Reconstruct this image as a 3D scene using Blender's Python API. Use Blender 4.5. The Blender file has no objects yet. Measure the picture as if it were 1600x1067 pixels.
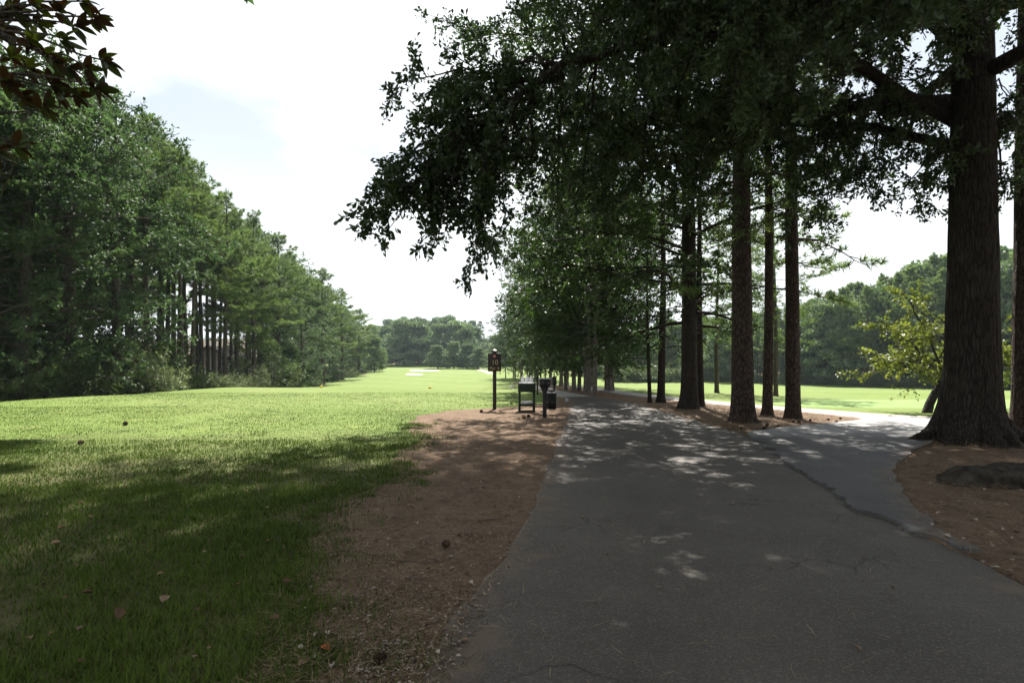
import bpy, math, random
import numpy as np
from mathutils import Vector, Matrix

C = bpy.context.scene.collection
SC = bpy.context.scene
R = math.radians
rng = np.random.default_rng(7)
random.seed(7)

# ------------------------------------------------------------------ camera, sky, sun, exposure
F = 900.0                      # focal length in pixels of a 1600 wide frame
CAMZ = 1.6
cam_d = bpy.data.cameras.new('camera')
cam = bpy.data.objects.new('camera', cam_d)
C.objects.link(cam)
cam.location = (0, 0, CAMZ)
cam.rotation_euler = (R(90), 0, 0)
cam_d.sensor_width = 36
cam_d.lens = 36 * F / 1600
cam_d.shift_y = 34.5 / 1600
cam_d.clip_end = 3000
SC.camera = cam

SUN_EL, SUN_AZ = 52.0, 7.0
HAZE = 0.00023
w = bpy.data.worlds.new('World')
SC.world = w
w.use_nodes = True
nt = w.node_tree
nt.nodes.clear()
out = nt.nodes.new('ShaderNodeOutputWorld')
bg = nt.nodes.new('ShaderNodeBackground')
sky = nt.nodes.new('ShaderNodeTexSky')
sky.sky_type = 'NISHITA'
sky.sun_disc = False
sky.sun_elevation = R(SUN_EL)
sky.sun_rotation = R(SUN_AZ)
sky.dust_density = 1.0
sky.air_density = 1.0
sky.ozone_density = 0.3
tc = nt.nodes.new('ShaderNodeTexCoord')
mp = nt.nodes.new('ShaderNodeMapping')
mp.inputs['Scale'].default_value = (1, 1, 1.7)
mp.inputs['Location'].default_value = (5.1, 1.75, 1)
ns = nt.nodes.new('ShaderNodeTexNoise')
ns.inputs['Scale'].default_value = 1.9
ns.inputs['Detail'].default_value = 9
ns.inputs['Roughness'].default_value = 0.52
rp = nt.nodes.new('ShaderNodeValToRGB')
rp.color_ramp.elements[0].position = 0.5
rp.color_ramp.elements[1].position = 0.58
rp.color_ramp.elements[0].color = (0.52, 0.52, 0.52, 1)
mx = nt.nodes.new('ShaderNodeMix')
mx.data_type = 'RGBA'
mx.inputs[7].default_value = (9.6, 10.0, 10.2, 1)
L = nt.links.new
L(tc.outputs['Generated'], mp.inputs[0]); L(mp.outputs[0], ns.inputs['Vector'])
L(ns.outputs[0], rp.inputs[0])
sp = nt.nodes.new('ShaderNodeSeparateXYZ'); L(tc.outputs['Generated'], sp.inputs[0])
hz = nt.nodes.new('ShaderNodeMapRange'); hz.inputs[1].default_value = 0.05; hz.inputs[2].default_value = 0.36; hz.inputs[3].default_value = 1.0; hz.inputs[4].default_value = 0.0; hz.interpolation_type = 'SMOOTHSTEP'; L(sp.outputs[2], hz.inputs[0])
ad = nt.nodes.new('ShaderNodeMath'); ad.operation = 'ADD'; ad.use_clamp = True; L(rp.outputs[0], ad.inputs[0]); L(hz.outputs[0], ad.inputs[1]); L(ad.outputs[0], mx.inputs[0])
L(sky.outputs[0], mx.inputs[6]); L(mx.outputs[2], bg.inputs[0]); L(bg.outputs[0], out.inputs[0])
bg.inputs[1].default_value = 0.046

sun_d = bpy.data.lights.new('sun', 'SUN')
sun_d.energy = 5.0
sun_d.angle = R(0.55)
sun_d.color = (1.0, 0.955, 0.88)
sun = bpy.data.objects.new('sun', sun_d)
C.objects.link(sun)
sdir = Vector((math.sin(R(SUN_AZ)) * math.cos(R(SUN_EL)), math.cos(R(SUN_AZ)) * math.cos(R(SUN_EL)), math.sin(R(SUN_EL))))
sun.rotation_euler = (-sdir).to_track_quat('-Z', 'Y').to_euler()
sun.location = (20, 60, 80)

SC.view_settings.view_transform = 'Standard'
SC.view_settings.look = 'None'
SC.view_settings.gamma = 1
SC.view_settings.exposure = 1.45
SC.render.engine = 'CYCLES'
SC.cycles.max_bounces = 6
SC.cycles.diffuse_bounces = 3
SC.cycles.transmission_bounces = 4
SC.cycles.use_denoising = True

# ------------------------------------------------------------------ materials
def mat(name, build, rough=0.8, spec=0.3):
    m = bpy.data.materials.new(name)
    m.use_nodes = True
    t = m.node_tree
    b = t.nodes['Principled BSDF']
    b.inputs['Roughness'].default_value = rough
    b.inputs['Specular IOR Level'].default_value = spec
    build(t, b)
    return m

def N(t, kind, **kw):
    n = t.nodes.new(kind)
    for k, v in kw.items():
        if k in n.inputs: n.inputs[k].default_value = v
        else: setattr(n, k, v)
    return n

def ramp(t, fac, stops):
    r = t.nodes.new('ShaderNodeValToRGB')
    el = r.color_ramp.elements
    while len(el) < len(stops): el.new(0.5)
    for e, (p, c) in zip(el, stops):
        e.position = p
        e.color = (*c, 1) if len(c) == 3 else c
    t.links.new(fac, r.inputs[0])
    return r.outputs[0]

def mixc(t, fac, a, b, blend='MIX'):
    m = t.nodes.new('ShaderNodeMix'); m.data_type = 'RGBA'; m.blend_type = blend
    for s, i in ((fac, 0), (a, 6), (b, 7)):
        if hasattr(s, 'type'): t.links.new(s, m.inputs[i])
        else: m.inputs[i].default_value = (*s, 1) if isinstance(s, tuple) else s
    return m.outputs[2]

def noise(t, scale, detail=4, rough=0.55, vec=None, sc=None):
    n = N(t, 'ShaderNodeTexNoise')
    n.inputs['Scale'].default_value = scale; n.inputs['Detail'].default_value = detail; n.inputs['Roughness'].default_value = rough
    if vec is None:
        vec = N(t, 'ShaderNodeTexCoord').outputs['Object']
    if sc:
        m = N(t, 'ShaderNodeMapping'); m.inputs['Scale'].default_value = sc
        t.links.new(vec, m.inputs[0]); vec = m.outputs[0]
    t.links.new(vec, n.inputs['Vector'])
    return n.outputs[0]

def pos(t):
    return N(t, 'ShaderNodeNewGeometry').outputs['Position']

def bump(t, b, h, strength, dist):
    n = N(t, 'ShaderNodeBump'); n.inputs['Strength'].default_value = strength; n.inputs['Distance'].default_value = dist
    t.links.new(h, n.inputs['Height']); t.links.new(n.outputs[0], b.inputs['Normal'])

def attr(t, name):
    return N(t, 'ShaderNodeAttribute', attribute_name=name).outputs['Fac']

def mathn(t, op, a, b=0.0, clamp=False):
    m = N(t, 'ShaderNodeMath', operation=op); m.use_clamp = clamp
    for s, i in ((a, 0), (b, 1)):
        if hasattr(s, 'type'): t.links.new(s, m.inputs[i])
        else: m.inputs[i].default_value = s
    return m.outputs[0]

def flat(name, col, rough=0.6, spec=0.4, var=0.12, scale=6.0):
    def f(t, b):
        n = noise(t, scale, 6, 0.6)
        c = ramp(t, n, [(0.3, tuple(x * (1 - var) for x in col)), (0.7, tuple(min(1, x * (1 + var)) for x in col))])
        t.links.new(c, b.inputs['Base Color'])
        bump(t, b, noise(t, scale * 14, 3), 0.15, 0.004)
    return mat(name, f, rough, spec)

def leaf_mat(name, dark, light, trans, tcol, rough=0.42, spec=0.45, objvar=0.25, transl_mix=0.35):
    """leaf surface: reflecting blade plus light coming through it"""
    m = bpy.data.materials.new(name); m.use_nodes = True
    t = m.node_tree; b = t.nodes['Principled BSDF']; o = t.nodes['Material Output']
    b.inputs['Roughness'].default_value = rough; b.inputs['Specular IOR Level'].default_value = spec
    oi = N(t, 'ShaderNodeObjectInfo').outputs['Random']
    v = mathn(t, 'ADD', mathn(t, 'MULTIPLY', attr(t, 'var'), 1 - objvar), mathn(t, 'MULTIPLY', oi, objvar))
    c = ramp(t, v, [(0.1, dark), (0.9, light)])
    t.links.new(c, b.inputs['Base Color'])
    tr = N(t, 'ShaderNodeBsdfTranslucent')
    t.links.new(mixc(t, 1.0, c, tcol, 'MULTIPLY'), tr.inputs[0])
    ms = N(t, 'ShaderNodeMixShader'); ms.inputs[0].default_value = transl_mix
    t.links.new(b.outputs[0], ms.inputs[1]); t.links.new(tr.outputs[0], ms.inputs[2]); t.links.new(ms.outputs[0], o.inputs[0])
    return m

M = {}
M['pine_leaf'] = leaf_mat('pine_needles', (0.05, 0.085, 0.03), (0.18, 0.23, 0.085), 0.3, (1.3, 1.5, 0.85), 0.5, 0.35, 0.25, 0.4)
M['oak_leaf'] = leaf_mat('oak_leaf_green', (0.04, 0.07, 0.032), (0.12, 0.16, 0.085), 0.3, (1.1, 1.4, 0.75), 0.62, 0.22)
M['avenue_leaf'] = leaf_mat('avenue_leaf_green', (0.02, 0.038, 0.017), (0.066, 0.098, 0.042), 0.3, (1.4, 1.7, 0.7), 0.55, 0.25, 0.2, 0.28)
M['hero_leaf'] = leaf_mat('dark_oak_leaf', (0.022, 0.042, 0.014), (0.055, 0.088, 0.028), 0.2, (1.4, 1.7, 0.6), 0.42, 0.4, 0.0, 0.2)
M['far_leaf'] = leaf_mat('far_leaf_green', (0.05, 0.085, 0.042), (0.18, 0.235, 0.11), 0.3, (1.2, 1.4, 0.85), 0.6, 0.3, 0.45)
M['shrub_leaf'] = leaf_mat('shrub_leaf_green', (0.05, 0.08, 0.025), (0.13, 0.17, 0.06), 0.3, (1.3, 1.4, 0.8), 0.5, 0.4, 0.4)
M['pale_leaf'] = leaf_mat('pale_shrub_leaf', (0.09, 0.12, 0.05), (0.2, 0.23, 0.11), 0.3, (1.2, 1.3, 0.9), 0.5, 0.4, 0.3)
M['redbud_leaf'] = leaf_mat('yellow_green_leaf', (0.075, 0.11, 0.024), (0.19, 0.21, 0.05), 0.4, (1.5, 1.5, 0.8), 0.5, 0.3, 0.0, 0.4)
M['chips'] = leaf_mat('pale_chips', (0.08, 0.05, 0.034), (0.4, 0.33, 0.27), 0.2, (1, 0.9, 0.8), 0.8, 0.2, 0.0, 0.05)
M['mag_leaf'] = leaf_mat('magnolia_leaf', (0.022, 0.036, 0.01), (0.06, 0.075, 0.014), 0.3, (2.2, 2.2, 0.4), 0.4, 0.3, 0.6, 0.25)
M['mag_back'] = leaf_mat('magnolia_leaf_underside', (0.03, 0.018, 0.009), (0.075, 0.045, 0.018), 0.3, (1.6, 1.2, 0.4), 0.8, 0.1, 0.6, 0.15)
M['grass'] = leaf_mat('grass_blade', (0.042, 0.078, 0.013), (0.128, 0.18, 0.034), 0.3, (1.2, 1.3, 0.6), 0.75, 0.12, 0.0, 0.14)

def bark(name, dark, light, sx, sz, bstr, bdist):
    def f(t, b):
        tcn = N(t, 'ShaderNodeTexCoord').outputs['Object']
        mpn = N(t, 'ShaderNodeMapping'); mpn.inputs['Scale'].default_value = (sx, sx, sz)
        t.links.new(tcn, mpn.inputs[0])
        vo = N(t, 'ShaderNodeTexVoronoi'); vo.feature = 'DISTANCE_TO_EDGE'; vo.inputs['Scale'].default_value = 1.0
        n1 = noise(t, 1.2, 6, 0.6, mpn.outputs[0])
        add = N(t, 'ShaderNodeVectorMath', operation='ADD')
        t.links.new(mpn.outputs[0], add.inputs[0])
        nv = N(t, 'ShaderNodeTexNoise'); nv.inputs['Scale'].default_value = 1.6; t.links.new(mpn.outputs[0], nv.inputs['Vector'])
        t.links.new(nv.outputs['Color'], add.inputs[1])
        t.links.new(add.outputs[0], vo.inputs['Vector'])
        h = mathn(t, 'ADD', mathn(t, 'MULTIPLY', ramp(t, vo.outputs['Distance'], [(0.0, (0, 0, 0)), (0.22, (1, 1, 1))]), 0.7), mathn(t, 'MULTIPLY', n1, 0.5))
        c = ramp(t, h, [(0.15, dark), (0.75, light)])
        g = noise(t, 1.7, 3, 0.5)
        c = mixc(t, ramp(t, g, [(0.56, (0, 0, 0)), (0.8, (0.4, 0.4, 0.4))]), c, (0.09, 0.1, 0.075))
        t.links.new(c, b.inputs['Base Color'])
        bump(t, b, h, bstr, bdist)
    return mat(name, f, 0.9, 0.15)
M['bark_oak'] = bark('oak_bark', (0.012, 0.01, 0.008), (0.05, 0.041, 0.034), 22, 3.2, 1.0, 0.03)
M['bark_pine'] = bark('pine_bark', (0.014, 0.011, 0.009), (0.085, 0.062, 0.05), 14, 5.5, 1.0, 0.04)
M['bark_ave'] = bark('pale_grey_bark', (0.055, 0.047, 0.042), (0.2, 0.175, 0.155), 16, 4, 0.8, 0.03)
M['bark_far'] = bark('grey_bark', (0.03, 0.024, 0.02), (0.12, 0.1, 0.086), 16, 4, 0.8, 0.03)

def lawn_build(t, b):
    p = pos(t)
    big = noise(t, 0.11, 4, 0.6, p)
    mid = noise(t, 0.9, 5, 0.6, p)
    fine = noise(t, 38, 4, 0.7, p)
    c = ramp(t, mid, [(0.3, (0.1, 0.156, 0.028)), (0.55, (0.13, 0.188, 0.037)), (0.8, (0.175, 0.21, 0.055))])
    c = mixc(t, ramp(t, big, [(0.45, (0, 0, 0)), (0.7, (0.4, 0.4, 0.4))]), c, (0.2, 0.215, 0.085))
    stripe = N(t, 'ShaderNodeTexWave', wave_type='BANDS', bands_direction='DIAGONAL'); stripe.inputs['Scale'].default_value = 0.045; stripe.inputs['Distortion'].default_value = 0.6
    t.links.new(p, stripe.inputs['Vector'])
    c = mixc(t, mathn(t, 'MULTIPLY', stripe.outputs[0], 0.25), c, (0.2, 0.24, 0.075))
    worn = noise(t, 0.55, 6, 0.65, p, (1, 2.2, 1))
    c = mixc(t, ramp(t, worn, [(0.58, (0, 0, 0)), (0.74, (0.6, 0.6, 0.6))]), c, (0.25, 0.215, 0.105))
    c = mixc(t, mathn(t, 'MULTIPLY', ramp(t, fine, [(0.35, (1, 1, 1)), (0.6, (0, 0, 0))]), 0.28), c, (0.06, 0.1, 0.02))
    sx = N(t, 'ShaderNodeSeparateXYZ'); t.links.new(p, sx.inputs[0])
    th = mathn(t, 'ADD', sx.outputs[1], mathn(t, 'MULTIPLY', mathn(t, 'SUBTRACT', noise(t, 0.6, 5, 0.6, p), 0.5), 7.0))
    shade_mask = N(t, 'ShaderNodeMapRange'); shade_mask.inputs[1].default_value = 8.0; shade_mask.inputs[2].default_value = 14.0; shade_mask.inputs[3].default_value = 0.9; shade_mask.inputs[4].default_value = 0.0; t.links.new(th, shade_mask.inputs[0])
    thatch_shade = ramp(t, noise(t, 14, 5, 0.7, p), [(0.3, (0.045, 0.04, 0.018)), (0.7, (0.1, 0.085, 0.04))])
    c = mixc(t, shade_mask.outputs[0], c, thatch_shade)  # near turf darkened in its colour, thatch brown standing in for shade
    t.links.new(c, b.inputs['Base Color'])
    bump(t, b, fine, 0.6, 0.02)
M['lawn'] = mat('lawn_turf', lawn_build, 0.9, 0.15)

def green_build(t, b):
    p = pos(t)
    c = ramp(t, noise(t, 0.8, 4, 0.6, p), [(0.3, (0.15, 0.235, 0.06)), (0.7, (0.185, 0.275, 0.085))])
    t.links.new(c, b.inputs['Base Color'])
    bump(t, b, noise(t, 60, 3, 0.6, p), 0.3, 0.01)
M['green'] = mat('putting_green_turf', green_build, 0.85, 0.2)

def straw_build(t, b):
    p = pos(t)
    n1 = noise(t, 2.2, 6, 0.65, p)
    n2 = noise(t, 26, 5, 0.7, p)
    n3 = noise(t, 110, 3, 0.7, p)
    soil = ramp(t, n2, [(0.3, (0.08, 0.052, 0.034)), (0.7, (0.17, 0.114, 0.074))])
    straw = ramp(t, n3, [(0.3, (0.1, 0.067, 0.046)), (0.55, (0.24, 0.166, 0.113)), (0.75, (0.45, 0.35, 0.255))])
    c = mixc(t, ramp(t, n1, [(0.35, (0.3, 0.3, 0.3)), (0.6, (1, 1, 1))]), soil, straw)
    c = mixc(t, ramp(t, noise(t, 7, 5, 0.7, p), [(0.52, (0, 0, 0)), (0.68, (0.7, 0.7, 0.7))]), c, (0.06, 0.037, 0.026))
    t.links.new(c, b.inputs['Base Color'])
    bump(t, b, mathn(t, 'ADD', n2, mathn(t, 'MULTIPLY', n3, 0.6)), 0.9, 0.03)
M['straw'] = mat('pine_straw_bed', straw_build, 0.95, 0.1)

def asphalt(name, lo, hi, dustk, far_tone=None):
    def f(t, b):
        p = pos(t)
        vo = N(t, 'ShaderNodeTexVoronoi'); vo.inputs['Scale'].default_value = 95; t.links.new(p, vo.inputs['Vector'])
        n1 = noise(t, 1.1, 6, 0.6, p)
        n2 = noise(t, 170, 2, 0.6, p)
        c = ramp(t, n1, [(0.3, lo), (0.7, hi)])
        if far_tone:
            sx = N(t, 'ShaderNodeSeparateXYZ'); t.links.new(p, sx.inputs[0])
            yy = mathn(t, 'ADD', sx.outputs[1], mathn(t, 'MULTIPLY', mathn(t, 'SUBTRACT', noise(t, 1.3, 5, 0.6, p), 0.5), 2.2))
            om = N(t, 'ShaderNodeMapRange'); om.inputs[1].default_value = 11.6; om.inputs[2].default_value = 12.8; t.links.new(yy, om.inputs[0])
            c = mixc(t, om.outputs[0], c, far_tone)  # paler tone beyond the junction
        sp = ramp(t, N(t, 'ShaderNodeSeparateColor').outputs[0] if False else vo.outputs['Color'], [(0.55, (0, 0, 0)), (0.95, (1, 1, 1))])
        c = mixc(t, mathn(t, 'MULTIPLY', sp, 0.55), c, tuple(min(1, x * 2.3) for x in hi))
        c = mixc(t, mathn(t, 'MULTIPLY', ramp(t, n2, [(0.3, (1, 1, 1)), (0.5, (0, 0, 0))]), 0.6), c, tuple(x * 0.35 for x in lo))
        e = attr(t, 'edge')
        d = mathn(t, 'ADD', e, mathn(t, 'MULTIPLY', mathn(t, 'SUBTRACT', noise(t, 2.6, 7, 0.7, p), 0.5), 2.0))
        k = ramp(t, d, [(0.0, (1, 1, 1)), (0.3, (0, 0, 0))])
        c = mixc(t, mathn(t, 'MULTIPLY', k, dustk), c, (0.135, 0.094, 0.064))
        cv = N(t, 'ShaderNodeTexVoronoi'); cv.feature = 'DISTANCE_TO_EDGE'; cv.inputs['Scale'].default_value = 0.55
        ca = N(t, 'ShaderNodeVectorMath', operation='ADD'); t.links.new(p, ca.inputs[0]); cn = N(t, 'ShaderNodeTexNoise'); cn.inputs['Scale'].default_value = 2.2; cn.inputs['Detail'].default_value = 6; t.links.new(p, cn.inputs['Vector']); t.links.new(cn.outputs['Color'], ca.inputs[1]); t.links.new(ca.outputs[0], cv.inputs['Vector'])
        ck = mathn(t, 'MULTIPLY', ramp(t, cv.outputs['Distance'], [(0.0, (1, 1, 1)), (0.012, (0, 0, 0))]), ramp(t, noise(t, 0.5, 3, 0.5, p), [(0.5, (0, 0, 0)), (0.6, (0.8, 0.8, 0.8))]))
        c = mixc(t, ck, c, tuple(x * 0.25 for x in lo))
        t.links.new(c, b.inputs['Base Color'])
        h = mathn(t, 'ADD', vo.outputs['Distance'], n2)
        bump(t, b, h, 0.55, 0.006)
    return mat(name, f, 0.68, 0.4)
M['asphalt'] = asphalt('weathered_asphalt', (0.055, 0.046, 0.039), (0.09, 0.077, 0.065), 0.75)
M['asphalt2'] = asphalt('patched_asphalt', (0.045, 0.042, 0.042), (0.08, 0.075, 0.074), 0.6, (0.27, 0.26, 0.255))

def conc_build(t, b):
    p = pos(t)
    c = ramp(t, noise(t, 1.4, 7, 0.65, p), [(0.3, (0.3, 0.285, 0.265)), (0.7, (0.42, 0.405, 0.38))])
    e = attr(t, 'edge')
    d = mathn(t, 'ADD', e, mathn(t, 'MULTIPLY', mathn(t, 'SUBTRACT', noise(t, 2.6, 6, 0.7, p), 0.5), 1.2))
    c = mixc(t, mathn(t, 'MULTIPLY', ramp(t, d, [(0.02, (1, 1, 1)), (0.3, (0, 0, 0))]), 0.7), c, (0.24, 0.15, 0.095))
    t.links.new(c, b.inputs['Base Color'])
    bump(t, b, noise(t, 120, 3, 0.6, p), 0.3, 0.004)
M['concrete'] = mat('path_concrete', conc_build, 0.85, 0.25)
M['sand'] = flat('bunker_sand', (0.72, 0.66, 0.55), 0.95, 0.1, 0.06)
M['rock'] = flat('mossy_rock', (0.05, 0.044, 0.036), 0.95, 0.05, 0.65, 9)
M['sign_brown'] = flat('dark_brown_paint', (0.018, 0.013, 0.011), 0.45, 0.4, 0.2)
M['post_black'] = flat('black_paint', (0.012, 0.012, 0.012), 0.5, 0.4, 0.2)
M['stand_green'] = flat('dark_green_plastic', (0.007, 0.02, 0.01), 0.5, 0.4, 0.2)
M['bin_black'] = flat('black_plastic', (0.015, 0.017, 0.018), 0.55, 0.4, 0.2)
M['white'] = flat('white_plastic', (0.78, 0.78, 0.76), 0.4, 0.5, 0.03)
M['grey_lid'] = flat('weathered_grey_top', (0.42, 0.42, 0.42), 0.6, 0.3, 0.1)
M['cream'] = flat('cream_lettering', (0.42, 0.34, 0.2), 0.6, 0.3, 0.1)
M['peach'] = flat('peach_emblem', (0.5, 0.2, 0.15), 0.6, 0.3, 0.2)
M['yellow'] = flat('yellow_paint', (0.75, 0.5, 0.03), 0.5, 0.4, 0.05)
M['dead_leaf'] = leaf_mat('dead_leaf', (0.12, 0.07, 0.04), (0.28, 0.2, 0.13), 0.2, (1, 0.9, 0.8), 0.8, 0.2, 0.9, 0.15)
M['pale_dead_leaf'] = leaf_mat('pale_dead_leaf', (0.26, 0.21, 0.165), (0.5, 0.44, 0.38), 0.2, (1, 0.9, 0.8), 0.8, 0.2, 0.9, 0.1)
M['red_leaf'] = flat('orange_dead_leaf', (0.4, 0.1, 0.03), 0.8, 0.2, 0.3, 30)
M['needle'] = leaf_mat('fallen_needles', (0.12, 0.073, 0.04), (0.4, 0.29, 0.18), 0.2, (1, 0.9, 0.8), 0.75, 0.25, 0.0, 0.1)
M['twig'] = flat('dead_twig', (0.13, 0.1, 0.08), 0.9, 0.1, 0.4, 20)
M['cone'] = flat('pine_cone_scales', (0.075, 0.05, 0.035), 0.9, 0.1, 0.4, 30)
M['brick_wall'] = flat('house_wall_taupe', (0.36, 0.3, 0.27), 0.9, 0.1, 0.1, 3)
M['pale_wall'] = flat('house_wall_pale', (0.6, 0.6, 0.58), 0.9, 0.1, 0.05, 3)
M['roof'] = flat('house_shingles', (0.08, 0.075, 0.075), 0.95, 0.1, 0.3, 8)
M['glass'] = flat('window_glass', (0.03, 0.035, 0.04), 0.1, 0.6, 0.1)
M['trim'] = flat('white_trim', (0.7, 0.7, 0.68), 0.6, 0.3, 0.03)

# ------------------------------------------------------------------ mesh building
class Acc:
    def __init__(s): s.v = []; s.t = []; s.q = []; s.var = []; s.n = 0
    def add(s, v, t=None, q=None, var=None):
        v = np.asarray(v, float).reshape(-1, 3)
        if t is not None and len(t): s.t.append(np.asarray(t, np.int64).reshape(-1, 3) + s.n)
        if q is not None and len(q): s.q.append(np.asarray(q, np.int64).reshape(-1, 4) + s.n)
        s.v.append(v); s.var.append(np.full(len(v), 0.5) if var is None else np.asarray(var, float)); s.n += len(v)
    def mesh(s, name, material, smooth=False, attrname='var'):
        v = np.concatenate(s.v) if s.v else np.zeros((0, 3))
        t = np.concatenate(s.t) if s.t else np.zeros((0, 3), np.int64)
        q = np.concatenate(s.q) if s.q else np.zeros((0, 4), np.int64)
        me = bpy.data.meshes.new(name)
        me.vertices.add(len(v)); me.vertices.foreach_set('co', v.ravel().astype(np.float32))
        li = np.concatenate([t.ravel(), q.ravel()]).astype(np.int32)
        me.loops.add(len(li)); me.loops.foreach_set('vertex_index', li)
        me.polygons.add(len(t) + len(q))
        ls = np.concatenate([np.arange(len(t)) * 3, len(t) * 3 + np.arange(len(q)) * 4]).astype(np.int32)
        me.polygons.foreach_set('loop_start', ls)
        me.update(calc_edges=True)
        if smooth: me.polygons.foreach_set('use_smooth', np.ones(len(ls), bool))
        a = me.attributes.new(attrname, 'FLOAT', 'POINT')
        a.data.foreach_set('value', np.concatenate(s.var).astype(np.float32))
        me.materials.append(material)
        return me
    def obj(s, name, material, parent=None, smooth=False, attrname='var'):
        o = bpy.data.objects.new(name, s.mesh(name, material, smooth, attrname))
        C.objects.link(o); o.parent = parent
        return o

def unit(a):
    a = np.asarray(a, float)
    return a / np.maximum(np.linalg.norm(a, axis=-1, keepdims=True), 1e-9)

def tube(acc, pts, rad, sides=6, cap=True, lobes=None):
    pts = np.asarray(pts, float); n = len(pts)
    T = unit(np.gradient(pts, axis=0))
    ref = np.array([1.0, 0, 0]) if abs(T[0][0]) < 0.9 else np.array([0, 1.0, 0])
    A = unit(np.cross(T, ref)); B = np.cross(T, A)
    th = np.arange(sides) / sides * 2 * np.pi
    rad = np.broadcast_to(np.asarray(rad, float), (n,))
    rr = rad[:, None] * np.ones(sides)[None]
    if lobes is not None: rr = rr * lobes(pts, th)
    v = pts[:, None] + rr[..., None] * (np.cos(th)[None, :, None] * A[:, None] + np.sin(th)[None, :, None] * B[:, None])
    i = np.arange(n - 1)[:, None] * sides; j = np.arange(sides)[None]; k = (j + 1) % sides
    q = np.stack([i + j, i + k, i + sides + k, i + sides + j], -1).reshape(-1, 4)
    v = v.reshape(-1, 3); t = []
    if cap:
        v = np.concatenate([v, pts[-1:], pts[:1]]); c = n * sides
        for s_ in range(sides):
            t.append(((n - 1) * sides + s_, (n - 1) * sides + (s_ + 1) % sides, c)); t.append(((s_ + 1) % sides, s_, c + 1))
    acc.add(v, t, q)

def box(acc, x0, x1, y0, y1, z0, z1):
    v = [(x, y, z) for z in (z0, z1) for y in (y0, y1) for x in (x0, x1)]
    q = [(0, 2, 3, 1), (4, 5, 7, 6), (0, 1, 5, 4), (2, 6, 7, 3), (0, 4, 6, 2), (1, 3, 7, 5)]
    acc.add(v, None, q)

def lathe(acc, prof, sides=20):
    n = len(prof); th = np.arange(sides) / sides * 2 * np.pi
    v = np.array([[(r * math.cos(a), r * math.sin(a), z) for a in th] for r, z in prof]).reshape(-1, 3)
    i = np.arange(n - 1)[:, None] * sides; j = np.arange(sides)[None]; k = (j + 1) % sides
    acc.add(v, None, np.stack([i + j, i + k, i + sides + k, i + sides + j], -1).reshape(-1, 4))

def bevel(o, w_=0.01, seg=2):
    m = o.modifiers.new('bevel', 'BEVEL'); m.width = w_; m.segments = seg; m.limit_method = 'ANGLE'
    return o

def tag(o, label, cat, group=None, kind=None):
    o['label'] = label; o['category'] = cat
    if group: o['group'] = group
    if kind: o['kind'] = kind
    return o

def thing(name, label, cat, loc=(0, 0, 0), rotz=0, group=None, scale=1):
    o = bpy.data.objects.new(name, None); C.objects.link(o)
    o.empty_display_size = 0.2
    o.location = loc; o.rotation_euler = (0, 0, rotz)
    o.scale = (scale, scale, scale) if not isinstance(scale, tuple) else scale
    return tag(o, label, cat, group)

# value noise for shapes
_tab = rng.random((256, 256))
def vn(x, y, f=1.0, seed=0):
    x = np.asarray(x, float) * f + seed * 17.31; y = np.asarray(y, float) * f + seed * 9.77
    xi = np.floor(x).astype(int); yi = np.floor(y).astype(int); fx = x - xi; fy = y - yi
    fx = fx * fx * (3 - 2 * fx); fy = fy * fy * (3 - 2 * fy)
    g = lambda a, b: _tab[a % 256, b % 256]
    return (g(xi, yi) * (1 - fx) + g(xi + 1, yi) * fx) * (1 - fy) + (g(xi, yi + 1) * (1 - fx) + g(xi + 1, yi + 1) * fx) * fy
def fbm(x, y, f=1.0, seed=0, o=4):
    return sum(vn(x, y, f * 2 ** i, seed + i) / 2 ** i for i in range(o)) / sum(1 / 2 ** i for i in range(o)) - 0.5

# ------------------------------------------------------------------ terrain
def sm(a, b, x):
    t = np.clip((np.asarray(x, float) - a) / (b - a), 0, 1); return t * t * (3 - 2 * t)
def gz(x, y):
    x = np.asarray(x, float); y = np.asarray(y, float)
    z = -0.9 * sm(34, 75, y) * (1 - sm(85, 135, y))
    z = z - 1.1 * np.clip((y - 22) / 65, 0, 1) * sm(7, 18, x)
    z = z + 0.5 * sm(130, 160, y) + 1.9 * sm(168, 190, y) + 13 * sm(180, 330, y)
    z = z + 0.14 * np.exp(-((x - 9.6) ** 2 + (y - 10.2) ** 2) / 9.0)
    z = z - 0.35 * sm(-19, -25, x) * (1 - sm(60, 90, y)) * sm(14, 22, y)
    z = z + 0.12 * sm(-6, -12, x) * sm(12, 20, y) * (1 - sm(24, 32, y))
    z = z + 0.05 * fbm(x, y, 0.25, 3) * sm(3, 8, np.abs(x - 2.5))
    z = z - 0.2 * sm(37.5, 40, y + 0.12 * x) * sm(1, -2, x) * (1 - sm(60, 90, y))
    z = z + 3.0 * sm(30, 120, x - 40) * sm(0, 60, y)
    return z
def G(px, py, dmin=2):
    """ground point seen at a pixel of the photograph"""
    ds = np.geomspace(dmin, 400, 3000); X = (px - 800) / F * ds; zr = CAMZ + (568 - py) / F * ds
    hit = np.nonzero(zr <= gz(X, ds))[0]
    d = ds[hit[0]] if len(hit) else 300.0
    return np.array([(px - 800) / F * d, d, float(gz((px - 800) / F * d, d))])
def P(px, py, d): return np.array([(px - 800) / F * d, d, CAMZ + (568 - py) / F * d])

def grid_sheet(name, xs, ys, zfun, material, attrname='edge'):
    a = Acc(); X, Y = np.meshgrid(xs, ys); Z = zfun(X, Y)
    nx = len(xs); i = np.arange(len(ys) - 1)[:, None] * nx; j = np.arange(nx - 1)[None]
    a.add(np.stack([X, Y, Z], -1), None, np.stack([i + j, i + j + 1, i + nx + j + 1, i + nx + j], -1).reshape(-1, 4))
    return a.obj(name, material, smooth=True, attrname=attrname)

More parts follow.
